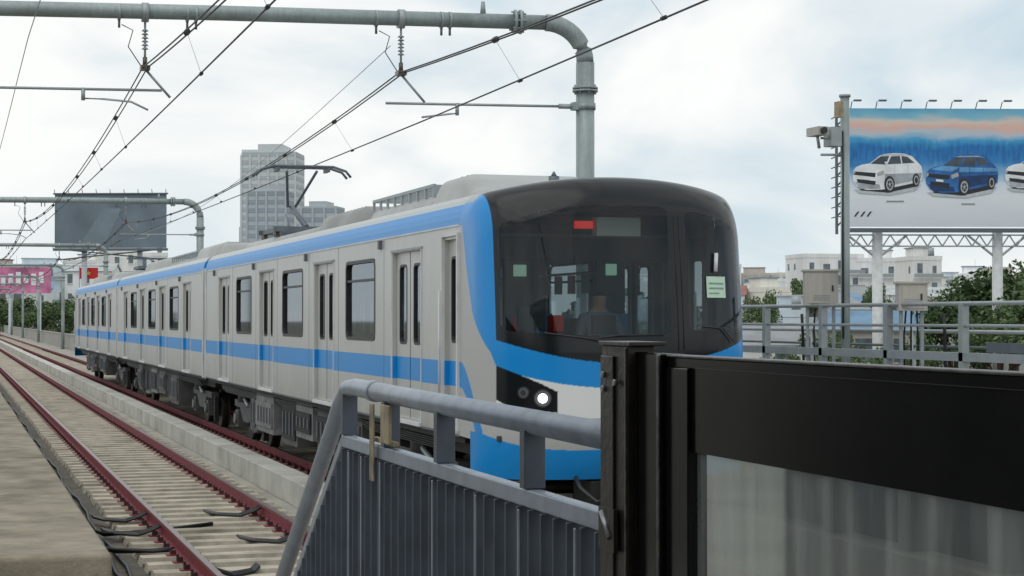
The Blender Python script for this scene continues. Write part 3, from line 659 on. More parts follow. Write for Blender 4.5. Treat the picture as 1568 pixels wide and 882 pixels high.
# ------------------------------------------------------------------ overhead line
GY=[-18.5,26.0,70.7,115.2,159.8,204.4,249,293.5]
def gantry(Y):
    e=empty('overhead_line_gantry')
    g=MB(); yy=lambda x:Y+(9.5-x)*0.16
    R=0.62; zt=7.08; px=9.5
    pts=[(px,Y,-0.27),(px,Y,2),(px,Y,4),(px,Y,zt-R)]
    g.tube(pts,0.145,'mast_paint',20)
    el=[]
    for i in range(0,11):
        a=math.pi/2*i/10; x=px-R+R*math.cos(a); el.append((x,yy(x),zt-R+R*math.sin(a)))
    g.tube(el,0.135,'mast_paint',20)
    g.tube([(px-R,yy(px-R),zt),(4,yy(4),zt+0.02),(-1.5,yy(-1.5),zt)],0.115,'mast_paint',18)
    g.tube([(-1.5,yy(-1.5),zt+0.1),(-1.5,yy(-1.5),0.25)],0.145,'mast_paint',18)
    for (z,r,h) in ((6.0,0.20,0.03),(6.045,0.20,0.03),(5.72,0.165,0.10),(-0.2,0.3,0.05)): g.cyl((px,Y,z),(px,Y,z+h),r,'mast_paint',n=20)
    for k in range(8):
        a=k*math.pi/4; g.cyl((px+0.17*math.cos(a),Y+0.17*math.sin(a),5.97),(px+0.17*math.cos(a),Y+0.17*math.sin(a),6.11),0.015,'galv',n=6)
    for x in (8.5,8.42): g.cyl((x,yy(x),zt),(x-0.04,yy(x-0.04),zt),0.19,'mast_paint',n=18)
    for k in range(8):
        a=k*math.pi/4; g.cyl((8.54,yy(8.5)+0.155*math.cos(a),zt+0.155*math.sin(a)),(8.34,yy(8.34)+0.155*math.cos(a),zt+0.155*math.sin(a)),0.015,'galv',n=6)
    g.cyl((7.9,yy(7.9),zt+0.1),(7.9,yy(7.9),zt+0.3),0.05,'mast_paint',r1=0.03,n=8)
    g.build('mast',e)
    d=MB()
    for xc,sg in ((TX,1),(2.8,-1)):
        y=yy(xc)
        for x in (xc,): d.cyl((x-0.05,yy(x),zt),(x+0.05,yy(x),zt),0.15,'galv',n=16)
        for x in (xc-0.38,xc+0.62,xc+0.75): 
            d.cyl((x-0.02,yy(x),zt),(x+0.02,yy(x),zt),0.13,'galv',n=16); d.cyl((x,yy(x),zt-0.12),(x,yy(x),zt-0.24),0.02,'galv_dark',n=6)
        d.cyl((xc,y,zt-0.1),(xc,y,6.25),0.018,'galv',n=8)
        for k in range(6): d.cyl((xc,y,6.52+0.055*k),(xc,y,6.545+0.055*k),0.055,'galv',r1=0.03,n=12)
        d.box(xc-0.07,xc+0.07,y-0.10,y+0.10,6.2,6.27,'insul'); d.cyl((xc,y,6.27),(xc,y,6.4),0.035,'insul',n=8)
        d.tube([(xc-0.35,y,zt-0.2),(xc-0.18,y,6.8),(xc-0.25,y,6.55),(xc-0.05,y,6.25)],0.008,'wire',6)
        d.cyl((xc+0.02,y,6.2),(xc+0.38,y,5.80),0.02,'galv',n=8)
    zr=5.77
    d.cyl((px-0.1,Y+0.02,zr),(6.4,yy(6.4),zr),0.021,'galv',n=8); d.cyl((px-0.42,yy(9.1),zr),(px-0.12,Y+0.02,zr),0.04,'galv',n=10)
    d.box(px-0.22,px-0.1,Y-0.08,Y+0.08,zr-0.06,zr+0.06,'mast_paint')
    d.tube([(7.5,yy(7.5),zr),(7.5,yy(7.5),zr-0.14),(7.4,yy(7.5),zr-0.15),(6.95,yy(7),5.56)],0.016,'galv',8); d.cyl((7.5,yy(7.5),zr+0.02),(7.5,yy(7.5),zr-0.17),0.03,'galv',n=8)
    zr=5.9
    d.cyl((3.05,yy(3.05),zr),(-1.4,yy(-1.4),zr),0.021,'galv',n=8)
    d.tube([(1.9,yy(1.9),zr),(1.9,yy(1.9),zr-0.14),(2.2,yy(1.9),zr-0.14),(2.6,yy(2.6),5.72),(2.85,yy(2.8),5.6)],0.016,'galv',8); d.cyl((1.9,yy(1.9),zr+0.02),(1.9,yy(1.9),zr-0.17),0.03,'galv',n=8)
    d.build('droppers',e)
for Y in GY[1:]: gantry(Y)
g=MB()
for xc,xs in ((TX,0.3),(2.8,0.1)):
    for k in range(len(GY)-1):
        a=GY[k]+0.45+ (0.6 if xc<5 else 0); b=GY[k+1]+0.45+(0.6 if xc<5 else 0)
        n=24; st0=xs if k%2==0 else -xs; 
        mz=lambda f:6.24-0.58*4*f*(1-f)
        r=0.011 if k<2 else 0.016
        for dx in (-0.035,0.035): g.tube([(xc+dx,a+(b-a)*i/n,mz(i/n)) for i in range(n+1)],r,'wire',6)
        cx=lambda f:xc+ (-st0+2*st0*f)+0.1
        g.tube([(cx(i/n),a+(b-a)*i/n,5.53-0.05*4*(i/n)*(1-i/n)) for i in range(n+1)],r,'wire',6)
        m_=9
        for i in range(1,m_):
            f=i/m_; y=a+(b-a)*f
            g.cyl((xc,y,mz(f)),(cx(f),y,5.5),0.003,'galv',n=5); g.cyl((xc,y-0.06,mz(f)),(xc,y+0.06,mz(f)),0.04,'wire',n=8); g.cyl((cx(f),y-0.05,5.5),(cx(f),y+0.05,5.5),0.024,'wire',n=8)
g.tube([(1.05,y,6.47-0.3*math.sin(math.pi*((y+18)%44.5)/44.5)) for y in range(-10,290,4)],0.007,'galv',6)
g.tube([(TX-0.8+0.02*y,y,7.05-0.018*y-0.5*math.sin(math.pi*(y-26)/44.5)) for y in [26+2.225*i for i in range(21)]],0.006,'galv',6)
g.build('overhead_wires')

# ------------------------------------------------------------------ near fence
f=empty('platform_fence')
FX=1.40
g=MB()
g.tube([(FX,3.45,2.185),(FX,5.5,2.195),(FX,6.25,2.2),(FX,6.38,2.19),(FX,6.50,2.13),(FX,6.62,2.04),(FX,8.2,0.98)],0.032,'fence_rail',20)
g.build('handrail',f)
g=MB()
g.cyl((FX,5.92,2.197),(FX,5.985,2.198),0.037,'fence_rail',n=20)
g.box(FX-0.02,FX+0.02,3.45,6.40,1.975,2.02,'fence_rail')
def sl(y): return 2.0-(y-6.40)*0.67
g.frustum([(FX-0.02,6.40,1.975),(FX+0.02,6.40,1.975),(FX+0.02,8.0,sl(8.0)-0.045),(FX-0.02,8.0,sl(8.0)-0.045)],[(FX-0.02,6.40,2.02),(FX+0.02,6.40,2.02),(FX+0.02,8.0,sl(8.0)),(FX-0.02,8.0,sl(8.0))],'fence_rail')
g.build('mid_rail',f,bevel=0.004)
g=MB()
for y in (4.22,5.05,5.72,6.36): g.box(FX-0.028,FX+0.028,y-0.02,y+0.02,2.022,2.17,'fence_dark')
y=3.5
while y<7.7:
    top=1.973 if y<6.38 else sl(y)-0.05
    g.box(FX-0.030,FX+0.026,y-0.005,y+0.005,1.15,top,'fence_dark'); y+=0.095
g.box(FX-0.02,FX+0.02,3.5,6.6,1.14,1.18,'fence_dark')
for y in (3.8,4.22,4.6,5.05,5.72,6.0,6.2): g.box(FX-0.038,FX-0.0345,y-0.002,y+0.010,1.1,1.97,'fence_rail')
g.build('balusters',f,bevel=0.0015,seg=1)
g=MB()
g.box(FX-0.040,FX-0.035,5.80,5.86,1.90,2.16,'rustclamp'); g.box(FX-0.022,FX-0.0,5.60,5.90,2.03,2.045,'rustclamp'); g.box(FX-0.045,FX-0.0355,5.56,5.68,2.04,2.165,'rustclamp')
g.build('clamps',f,bevel=0.002)

# ------------------------------------------------------------------ platform screen
p=empty('platform_screen_door')
g=MB()
g.box(1.335,1.395,3.40,3.55,1.1,2.392,'psd_brown')
g.box(1.329,1.335,3.47,3.545,1.1,2.37,'psd_brown')
g.box(1.331,1.335,3.402,3.412,1.1,2.388,'psd_edge')
g.box(1.352,1.378,3.394,3.40,1.1,2.38,'psd_black')
g.box(1.355,1.41,3.27,3.393,1.1,2.378,'psd_black')
g.box(1.35,1.355,3.27,3.285,1.1,2.376,'psd_edge')
g.box(1.328,1.41,3.37,3.555,2.392,2.401,'psd_brown')
g.box(1.37,1.40,0.2,3.27,2.352,2.372,'psd_black')
g.box(1.366,1.404,0.2,3.27,2.372,2.377,'psd_edge')
g.box(1.35,1.42,0.2,3.27,1.1,1.35,'psd_black')
g.box(1.365,1.405,3.16,3.27,1.35,2.352,'psd_black')
g.build('frame',p,bevel=0.003)
g=MB(); g.box(1.374,1.398,0.2,3.16,2.19,2.352,'psd_black'); g.build('header_band',p)
g=MB(); g.face([(1.386,0.2,1.35),(1.386,3.16,1.35),(1.386,3.16,2.19),(1.386,0.2,2.19)],'psd_glass'); g.build('glass_panel',p)
g=MB()
for (y,z) in ((3.52,2.33),(3.52,2.30),(3.45,2.315),(3.52,2.02),(3.52,1.98)):
    g.cyl((1.331,y,z),(1.322,y,z),0.007,'bolt',n=10)
g.box(1.319,1.329,3.44,3.53,1.96,2.05,'psd_brown'); g.cyl((1.319,3.51,2.04),(1.319,3.46,1.99),0.007,'bolt',n=8)
g.build('bolts',p)

# ------------------------------------------------------------------ right-hand railing, cabinets, cctv
f=empty('steel_railing'); g=MB(); RX=10.05
for (z,r) in ((2.60,0.024),(2.37,0.018)): g.cyl((RX,4,z),(RX,24,z),r,'galv',n=10)
g.box(RX-0.04,RX+0.04,4,24,2.0,2.09,'galv'); g.cyl((RX,4,1.7),(RX,24,1.7),0.02,'galv',n=10)
y=5.2
while y<24:
    g.box(RX-0.04,RX+0.04,y-0.04,y+0.04,1.08,2.6,'galv'); y+=1.55
for y in (14.9,15.6,16.9,17.9,18.4,20.4,21.7): g.cyl((RX+0.5,y,1.08),(RX+0.5,y,2.35),0.025,'galv',n=8)
g.cyl((RX+0.5,12,2.3),(RX+0.5,24,2.3),0.022,'galv',n=8); g.cyl((RX+0.5,12,2.13),(RX+0.5,24,2.13),0.016,'galv_dark',n=8)
g.box(RX-0.02,RX+0.02,12.2,15.6,2.10,2.2,'galv_dark')
for y in (16.6,19.9): g.tube([(RX+0.1,y,2.5),(RX+0.1,y-0.02,2.3),(RX+0.15,y+0.05,1.9),(RX+0.1,y,1.1)],0.02,'cable',6)
g.build('rails_and_posts',f)
g=MB()
g.cyl((10.3,19.05,1.0),(10.3,19.05,5.12),0.055,'mast_paint',n=16); g.cyl((10.3,19.05,5.12),(10.3,19.05,5.15),0.07,'mast_paint',n=16)
for z in (4.62,4.42): g.cyl((10.3,19.05,z),(10.0,19.1,z),0.015,'galv',n=8)
g.box(10.08,10.22,18.98,19.18,4.52,4.75,'galv')
g.box(9.86,10.0,18.9,19.2,4.64,4.74,'box_grey'); g.cyl((9.93,18.9,4.69),(9.93,18.86,4.69),0.04,'cdark',n=12)
g.cyl((9.93,19.05,4.64),(9.98,19.1,4.5),0.02,'galv',n=8); g.box(10.14,10.2,18.9,19.02,4.86,5.05,'rustclamp')
g.tube([(10.24,19,4.7),(10.22,18.95,4.2),(10.24,19,3.6),(10.24,19,2.2)],0.012,'cable',6)
g.build('security_camera_pole')
def cabinet(x,y,z0,z1,w_):
    g=MB(); c_=w_/2
    M=Matrix.Translation((x,y,0))@Matrix.Rotation(-0.35,4,'Z')
    g.box(-c_,c_,-0.13,0.13,z0,z1,'box_grey',M); g.box(-c_-0.02,c_+0.02,-0.15,0.15,z1,z1+0.025,'box_grey',M)
    g.box(-c_+0.03,c_-0.03,-0.138,-0.13,z0+0.03,z1-0.03,'box_grey',M); g.box(c_-0.08,c_-0.06,-0.15,-0.138,(z0+z1)/2-0.03,(z0+z1)/2+0.04,'cdark',M)
    for k in range(3): g.box(-0.1,0.1,-0.142,-0.138,z0+0.07+0.025*k,z0+0.08+0.025*k,'text_grey',M)
    for q in (-c_+0.04,c_-0.04): g.box(q-0.02,q+0.02,-0.02,0.02,1.08,z0,'galv',M)
    for q in (-0.06,0.0,0.06): g.tube([tuple(M@Vector((q,0,z0))),tuple(M@Vector((q*1.3,0.03,z0-0.3))),tuple(M@Vector((q,0,1.1)))],0.012,'cable',6)
    g.build('equipment_cabinet',bevel=0.006)
cabinet(10.2,19.5,2.6,3.02,0.40); cabinet(10.2,17.35,2.53,2.83,0.31)

# ------------------------------------------------------------------ billboards
def place(xr,z): return (xr*CT+z*ST, z*CT-xr*ST)
z=140; bx,by=place(36.9,z)
bb=empty('billboard',(bx,by,14.4),-TH+0.03)
def bbmat():
    m=bpy.data.materials.new('bb_art'); m.use_nodes=True; nt=m.node_tree;N=nt.nodes;L=nt.links;b=N['Principled BSDF']; b.inputs['Roughness'].default_value=0.6
    tc=N.new('ShaderNodeTexCoord'); sx=N.new('ShaderNodeSeparateXYZ'); L.new(tc.outputs['Object'],sx.inputs[0])
    nz=N.new('ShaderNodeTexNoise'); nz.inputs['Scale'].default_value=0.5; nz.inputs['Detail'].default_value=6
    mp=N.new('ShaderNodeMapping'); mp.inputs['Scale'].default_value=(0.5,1,1.8); L.new(tc.outputs['Object'],mp.inputs[0]); L.new(mp.outputs[0],nz.inputs['Vector'])
    ad=N.new('ShaderNodeMath'); ad.operation='MULTIPLY_ADD'; L.new(nz.outputs['Fac'],ad.inputs[0]); ad.inputs[1].default_value=1.8; L.new(sx.outputs['Z'],ad.inputs[2])
    mr=N.new('ShaderNodeMapRange'); L.new(ad.outputs[0],mr.inputs['Value']); mr.inputs['From Min'].default_value=-3.8; mr.inputs['From Max'].default_value=5.6
    cr=N.new('ShaderNodeValToRGB'); L.new(mr.outputs[0],cr.inputs[0]); e=cr.color_ramp.elements
    e[0].position=0.0; e[0].color=(0.66,0.69,0.76,1); e[1].position=1.0; e[1].color=(0.14,0.45,0.68,1)
    for p_,c_ in ((0.25,(0.80,0.83,0.88)),(0.36,(0.70,0.78,0.88)),(0.45,(0.28,0.50,0.74)),(0.53,(0.04,0.25,0.58)),(0.66,(0.015,0.19,0.52)),(0.73,(0.06,0.38,0.68)),(0.79,(0.50,0.60,0.70)),(0.84,(0.80,0.50,0.44)),(0.89,(0.75,0.64,0.56)),(0.94,(0.24,0.54,0.70))):
        k=e.new(p_); k.color=(*c_,1)
    br=N.new('ShaderNodeTexNoise'); br.inputs['Scale'].default_value=2.4; br.inputs['Detail'].default_value=3; mp2=N.new('ShaderNodeMapping'); mp2.inputs['Scale'].default_value=(1.6,1,0.3); L.new(tc.outputs['Object'],mp2.inputs[0]); L.new(mp2.outputs[0],br.inputs['Vector'])
    bm=N.new('ShaderNodeMapRange'); L.new(sx.outputs['Z'],bm.inputs['Value']); bm.inputs['From Min'].default_value=-0.2; bm.inputs['From Max'].default_value=0.9
    bm2=N.new('ShaderNodeMapRange'); L.new(sx.outputs['Z'],bm2.inputs['Value']); bm2.inputs['From Min'].default_value=2.4; bm2.inputs['From Max'].default_value=1.6
    bmm=N.new('ShaderNodeMath'); bmm.operation='MULTIPLY'; L.new(bm.outputs[0],bmm.inputs[0]); L.new(bm2.outputs[0],bmm.inputs[1])
    m3=N.new('ShaderNodeMapRange'); L.new(br.outputs['Fac'],m3.inputs['Value']); m3.inputs['From Min'].default_value=0.4; m3.inputs['From Max'].default_value=0.62; m3.inputs['To Min'].default_value=0.0; m3.inputs['To Max'].default_value=0.6
    mm=N.new('ShaderNodeMath'); mm.operation='MULTIPLY'; L.new(bmm.outputs[0],mm.inputs[0]); L.new(m3.outputs[0],mm.inputs[1])
    mx=N.new('ShaderNodeMix'); mx.data_type='RGBA'; L.new(mm.outputs[0],mx.inputs['Factor']); L.new(cr.outputs[0],mx.inputs['A']); mx.inputs['B'].default_value=(0.01,0.10,0.32,1)
    L.new(mx.outputs['Result'],b.inputs['Base Color']); MATS['bb_art']=m
bbmat()
W2=10.2; H2=4.7
g=MB(); g.box(-W2,W2,0,0.15,-H2,H2,'bb_art'); g.build('poster',bb)
g=MB()
g.box(-W2-0.1,W2+0.1,-0.08,0.3,-H2-0.45,-H2-0.12,'galv_dark')
for x in (-W2-0.9,-W2-0.15):
    g.box(x-0.1,x+0.1,0.2,0.4,-H2-0.6,H2,'galv_dark')
k=-H2
while k<H2-0.7:
    g.cyl((-W2-0.9,0.3,k),(-W2-0.15,0.3,k+0.8),0.07,'galv_dark',n=6); g.cyl((-W2-0.9,0.3,k+0.8),(-W2-0.15,0.3,k+0.8),0.05,'galv_dark',n=6); g.cyl((-W2-0.9,0.3,k+0.8),(-W2-0.9,2.2,k+0.8),0.05,'galv_dark',n=6); k+=0.8
for x in range(-10,11,2):
    g.cyl((x,0.1,H2),(x,-0.4,H2+0.5),0.04,'galv_dark',n=6); g.box(x+0.1,x+0.7,-0.7,-0.35,H2+0.5,H2+0.62,'galv_dark')
x=-W2
while x<W2-1:
    for zz in (-H2-0.6,-H2-1.5): g.cyl((x,1.2,zz),(x+1.2,1.2,zz),0.07,'flange_white',n=6)
    g.cyl((x,1.2,-H2-0.6),(x+0.6,1.2,-H2-1.5),0.06,'flange_white',n=6); g.cyl((x+0.6,1.2,-H2-1.5),(x+1.2,1.2,-H2-0.6),0.06,'flange_white',n=6); x+=1.2
for x in (-7.6,2.1):
    g.cyl((x,1.4,-24.4),(x,1.4,-H2-0.3),0.42,'flange_white',n=18)
    g.cyl((x,1.4,-H2-2.5),(x-2.4,1.4,-H2-0.6),0.1,'flange_white',n=8); g.cyl((x,1.4,-H2-2.5),(x+2.4,1.4,-H2-0.6),0.1,'flange_white',n=8)
g.build('structure',bb)
def pcar(g,x0,z0,w_,body,shade,hi,y=-0.05):
    def P(pts,mt,dy=0):
        q=[(x0+a*w_, y-dy, z0+b*w_) for a,b in pts]; g.face(q,mt)
    def ell(cx,cy,rx,ry,mt,dy): P([(cx+rx*math.cos(2*math.pi*i/24),cy+ry*math.sin(2*math.pi*i/24)) for i in range(24)],mt,dy)
    P([(0.02,-0.02),(0.10,-0.075),(0.55,-0.10),(0.9,-0.03),(0.98,0.05),(0.5,0.03)],'soft_shadow',0.0)
    P([(0.10,-0.03),(0.5,-0.065),(0.93,0.03),(0.9,0.08),(0.15,0.05)],'cdark',0.005)
    P([(0.005,0.10),(0.0,0.18),(0.01,0.25),(0.05,0.30),(0.14,0.335),(0.24,0.35),(0.31,0.40),(0.39,0.462),(0.46,0.485),(0.60,0.497),(0.74,0.49),(0.85,0.455),(0.93,0.37),(0.985,0.31),(1.0,0.22),(0.99,0.12),(0.95,0.09),(0.60,0.015),(0.42,-0.02),(0.20,-0.025),(0.06,0.02)],body,0.01)
    P([(0.06,0.295),(0.24,0.345),(0.47,0.328),(0.36,0.262)],hi,0.015)
    P([(0.47,0.325),(0.98,0.315),(0.985,0.27),(0.46,0.255)],hi,0.015)
    P([(0.46,0.20),(0.99,0.22),(0.97,0.13),(0.60,0.05),(0.45,0.05)],shade,0.016)
    P([(0.03,0.09),(0.38,0.055),(0.40,-0.01),(0.10,-0.01)],shade,0.016)
    P([(0.255,0.348),(0.40,0.45),(0.525,0.458),(0.475,0.335)],'cglass',0.02)
    P([(0.50,0.338),(0.548,0.452),(0.675,0.458),(0.695,0.35)],'cglass',0.02); P([(0.712,0.35),(0.695,0.458),(0.78,0.447),(0.885,0.362)],'cglass',0.02)
    P([(0.40,0.462),(0.47,0.478),(0.72,0.482),(0.83,0.452),(0.75,0.466),(0.52,0.466)],'crim',0.022)
    P([(0.02,0.19),(0.04,0.235),(0.33,0.215),(0.32,0.155)],'cdark',0.02); P([(0.345,0.215),(0.44,0.255),(0.455,0.20),(0.36,0.165)],'crim',0.025); P([(0.0,0.22),(0.03,0.255),(0.04,0.22),(0.01,0.18)],'crim',0.025)
    P([(0.07,0.08),(0.32,0.045),(0.33,0.10),(0.06,0.13)],'cdark',0.03); P([(0.14,0.13),(0.24,0.12),(0.24,0.15),(0.14,0.16)],'cw',0.035)
    ell(0.525,0.055,0.075,0.118,'cdark',0.03); ell(0.53,0.052,0.052,0.085,'crim',0.04); ell(0.53,0.052,0.036,0.06,'cdark',0.045); ell(0.53,0.052,0.014,0.024,'crim',0.05)
    for k in range(5):
        a=k*2*math.pi/5+0.3; P([(0.53,0.052),(0.53+0.05*math.cos(a),0.052+0.082*math.sin(a)),(0.53+0.05*math.cos(a+0.28),0.052+0.082*math.sin(a+0.28))],'crim',0.048)
    ell(0.905,0.115,0.052,0.095,'cdark',0.03); ell(0.908,0.113,0.034,0.066,'crim',0.04); ell(0.908,0.113,0.022,0.045,'cdark',0.045)
    P([(0.46,0.345),(0.50,0.345),(0.50,0.375),(0.455,0.378)],body,0.04)
    for q in (0.60,0.79): P([(q,0.33),(q+0.004,0.33),(q+0.004,0.08),(q,0.08)],shade,0.03)
g=MB(); pcar(g,-9.9,-1.65,5.6,'cw','cw_sh','cw'); pcar(g,-4.05,-1.85,5.8,'cb','cb_sh','cb_hi'); pcar(g,2.3,-1.5,5.3,'cw','cw_sh','cw')
for (a,b,zz) in ((-7.2,-5.8,-2.75),(-1.2,-0.1,-2.95),(4.6,5.8,-2.75)):
    g.box(a,b,-0.03,-0.01,zz,zz+0.12,'text_grey')
for k in range(3): g.face([(-9.8+k*0.5,-0.03,-3.9),(-9.65+k*0.5,-0.03,-3.9),(-9.35+k*0.5,-0.03,-3.5),(-9.5+k*0.5,-0.03,-3.5)],'cdark')
g.build('poster_graphics',bb)
bx,by=place(-57,250); b2=empty('billboard',(bx,by,16.2),-TH-0.05)
g=MB(); g.box(-8,8,0,0.3,-3.8,3.8,'bb_back'); 
g.face([(-4.5,-0.02,-3.6),(-1.0,-0.02,1.8),(1.8,-0.02,1.8),(-1.0,-0.02,-3.6)],'bb_panel2'); g.face([(1.5,-0.02,-2.0),(3.2,-0.02,0.5),(5.2,-0.02,-2.0)],'bb_panel2')
g.box(-8.2,8.2,-0.2,0.4,3.8,4.0,'galv_dark'); g.box(-8.2,8.2,-0.2,0.4,-4.2,-3.85,'galv_dark')
for k in range(-8,9,2): g.cyl((k,0,4),(k,-0.3,4.5),0.05,'galv_dark',n=5)
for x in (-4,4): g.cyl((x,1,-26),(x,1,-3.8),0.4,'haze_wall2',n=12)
g.cyl((-8,0.6,-3.9),(8,0.6,-5.5),0.1,'galv_dark',n=6); g.cyl((8,0.6,-3.9),(-8,0.6,-5.5),0.1,'galv_dark',n=6)
g.build('panel',b2)
bx,by=place(-83.5,300); b3=empty('billboard',(bx,by,8.9),-TH)
g=MB(); g.box(-6,5,0,0.3,-2.2,2.2,'pink'); 
for k in range(6): g.box(-3.5+k*1.3,-2.7+k*1.3,-0.05,-0.01,-0.9+0.4*(k%2),0.8+0.3*(k%3),'cw')
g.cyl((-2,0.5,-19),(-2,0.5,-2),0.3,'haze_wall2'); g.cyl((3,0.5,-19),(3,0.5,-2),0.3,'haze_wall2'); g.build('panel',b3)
bx,by=place(-60.5,252); b4=empty('flag',(bx,by,8.8),-TH)
g=MB(); 
n=8
for i in range(n): 
    x0=-1.3+2.6*i/n; x1=-1.3+2.6*(i+1)/n
    g.face([(x0,0.12*math.sin(i*0.9),-0.75),(x1,0.12*math.sin((i+1)*0.9),-0.75),(x1,0.12*math.sin((i+1)*0.9),0.85),(x0,0.12*math.sin(i*0.9),0.85)],'flagred',True)
st=[]
for i in range(10):
    r=0.42 if i%2==0 else 0.17; a=math.pi/2+i*math.pi/5; st.append((r*math.cos(a),-0.2,0.05+r*math.sin(a)))
g.face(st,'yellow'); g.cyl((-1.35,0,-18.8),(-1.35,0,1),0.06,'galv'); g.build('cloth',b4)

# ------------------------------------------------------------------ buildings
def tower(name,xr,z,w_,d_,top,mt,mt2,steps=(),fl=3.6):
    x,y=place(xr,z); e=empty(name,(x,y,-10),-TH+random.uniform(-0.25,0.25)); h=top+10
    g=MB(); g.box(-w_/2,w_/2,-d_/2,d_/2,0,h,mt)
    for (a,b,hh) in steps: g.box(a*w_,b*w_,-d_/2+1,d_/2-1,h,h+hh,mt)
    g.build('walls',e)
    g=MB(); k=fl
    while k<h-1:
        g.box(-w_/2+0.5,w_/2-0.5,-d_/2-0.15,-d_/2-0.02,k,k+fl*0.5,mt2); g.box(-w_/2-0.15,-w_/2-0.02,-d_/2+1,d_/2-1,k,k+fl*0.5,mt2); g.box(w_/2+0.02,w_/2+0.15,-d_/2+1,d_/2-1,k,k+fl*0.5,mt2); k+=fl
    g.build('window_bands',e)
    g=MB(); n=int(w_/4)
    for i in range(n+1): 
        q=-w_/2+i*w_/n; g.box(q-0.4,q+0.4,-d_/2-0.4,-d_/2-0.16,0,h-0.5,mt)
    g.build('fins',e)
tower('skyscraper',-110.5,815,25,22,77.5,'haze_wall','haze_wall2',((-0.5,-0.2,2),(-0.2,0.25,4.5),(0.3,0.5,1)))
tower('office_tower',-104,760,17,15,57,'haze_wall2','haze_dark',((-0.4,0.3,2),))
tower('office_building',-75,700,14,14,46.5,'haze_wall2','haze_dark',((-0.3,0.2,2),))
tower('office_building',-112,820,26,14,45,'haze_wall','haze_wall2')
names=['townhouse','shophouse','apartment_building','concrete_house']
def house(xr,z,w_,d_,top,ci,kind,rot=None):
    x,y=place(xr,z); e=empty(random.choice(names) if kind!='tin' else 'tin_roof_house',(x,y,-10),-TH+(random.uniform(-0.4,0.4) if rot is None else rot)); h=top+10; mt='house%d'%ci
    g=MB(); g.box(-w_/2,w_/2,-d_/2,d_/2,0,h,mt); g.build('walls',e)
    g=MB(); fl=3.4; n=max(1,int(w_/random.uniform(2.4,3.6))); k=h-2.6
    while k>0.5 and k>h-22:
        for i in range(n):
            if random.random()<0.2: continue
            q=-w_/2+(i+0.5)*w_/n; ww=random.choice((0.4,0.55,0.8)); hh=random.choice((1.2,1.5,2.0))
            g.box(q-ww,q+ww,-d_/2-0.04,-d_/2+0.01,k,k+hh,'glass_win'); g.box(q-ww-0.1,q+ww+0.1,-d_/2-0.25,-d_/2-0.05,k-0.15,k-0.02,mt)
        nd=max(1,int(d_/4))
        for i in range(nd):
            if random.random()<0.4: continue
            q=-d_/2+(i+0.5)*d_/nd; g.box(-w_/2-0.04,-w_/2+0.01,q-0.5,q+0.5,k,k+1.4,'glass_win')
        if random.random()<0.45: g.box(-w_/2,w_/2,-d_/2-1.0,-d_/2-0.26,k-1.0,k-0.85,mt); g.box(-w_/2,w_/2,-d_/2-1.05,-d_/2-0.98,k-0.84,k-0.1,'galv')
        k-=fl
    g.build('windows',e)
    g=MB()
    if kind=='tin':
        t='tin%d'%random.randrange(4)
        g.face([(-w_/2-0.4,-d_/2-0.5,h),(w_/2+0.4,-d_/2-0.5,h),(w_/2+0.4,0,h+1.8),(-w_/2-0.4,0,h+1.8)],t); g.face([(-w_/2-0.4,d_/2+0.5,h),(w_/2+0.4,d_/2+0.5,h),(w_/2+0.4,0,h+1.8),(-w_/2-0.4,0,h+1.8)],t)
        g.face([(-w_/2,-d_/2,h),(-w_/2,d_/2,h),(-w_/2,0,h+1.7)],mt); g.face([(w_/2,-d_/2,h),(w_/2,d_/2,h),(w_/2,0,h+1.7)],mt)
    else:
        g.box(-w_/2-0.1,w_/2+0.1,-d_/2-0.1,-d_/2+0.1,h+0.01,h+0.9,mt); g.box(-w_/2-0.1,-w_/2+0.1,-d_/2+0.11,d_/2,h+0.01,h+0.9,mt)
        if random.random()<0.6: g.box(-w_/4,w_/3,-d_/6,d_/4,h+0.01,h+2.6,mt); g.box(-w_/4-0.3,w_/3+0.3,-d_/6-0.3,d_/4+0.3,h+2.61,h+2.8,'tin%d'%random.randrange(4))
        if random.random()<0.6: g.cyl((w_/4,-d_/3,h+1.2),(w_/4,-d_/3,h+2.6),0.6,'galv',n=12); g.box(w_/4-0.5,w_/4+0.5,-d_/3-0.5,-d_/3+0.5,h+0.01,h+1.2,'galv_dark')
        if random.random()<0.4: g.cyl((-w_/3,0,h),(-w_/3,0,h+3.5),0.05,'galv',n=5)
    g.build('roof',e)
def row(px0,px1,z,ylo,yhi,kind,wr=(6,11)):
    px=px0
    while px<px1:
        w_=random.uniform(*wr); xr=(px-784)/2700*z+w_/2; top=H+(487-random.uniform(ylo,yhi))/2700*z
        house(xr,z+random.uniform(-8,8),w_,random.uniform(8,13),top,random.choice((0,0,1,1,2,3,3,4,4,4,5,6)),kind if kind!='mix' else random.choice(['tin','tin','flat']))
        px+=(w_+random.uniform(0,1.5))*2700/z
row(1090,1900,560,408,438,'flat',(7,13)); row(1090,1900,430,424,455,'flat',(5,9)); row(1090,1900,320,445,475,'mix',(4.5,8)); row(1090,1900,230,470,500,'mix',(4.5,8)); row(1100,1900,160,498,528,'tin',(6,9))
house((1262-784)/2700*400,400,14,12,H+(487-396)/2700*400,4,'flat',0.2); house((1345-784)/2700*400,400,9,12,H+(487-402)/2700*400,4,'flat',-0.2); house((1405-784)/2700*360,360,6,12,H+(487-400)/2700*360,0,'flat',0.1)
row(-260,760,520,395,440,'flat',(10,18)); row(-250,300,380,412,452,'mix',(8,14)); row(150,270,430,386,400,'flat',(7,11))

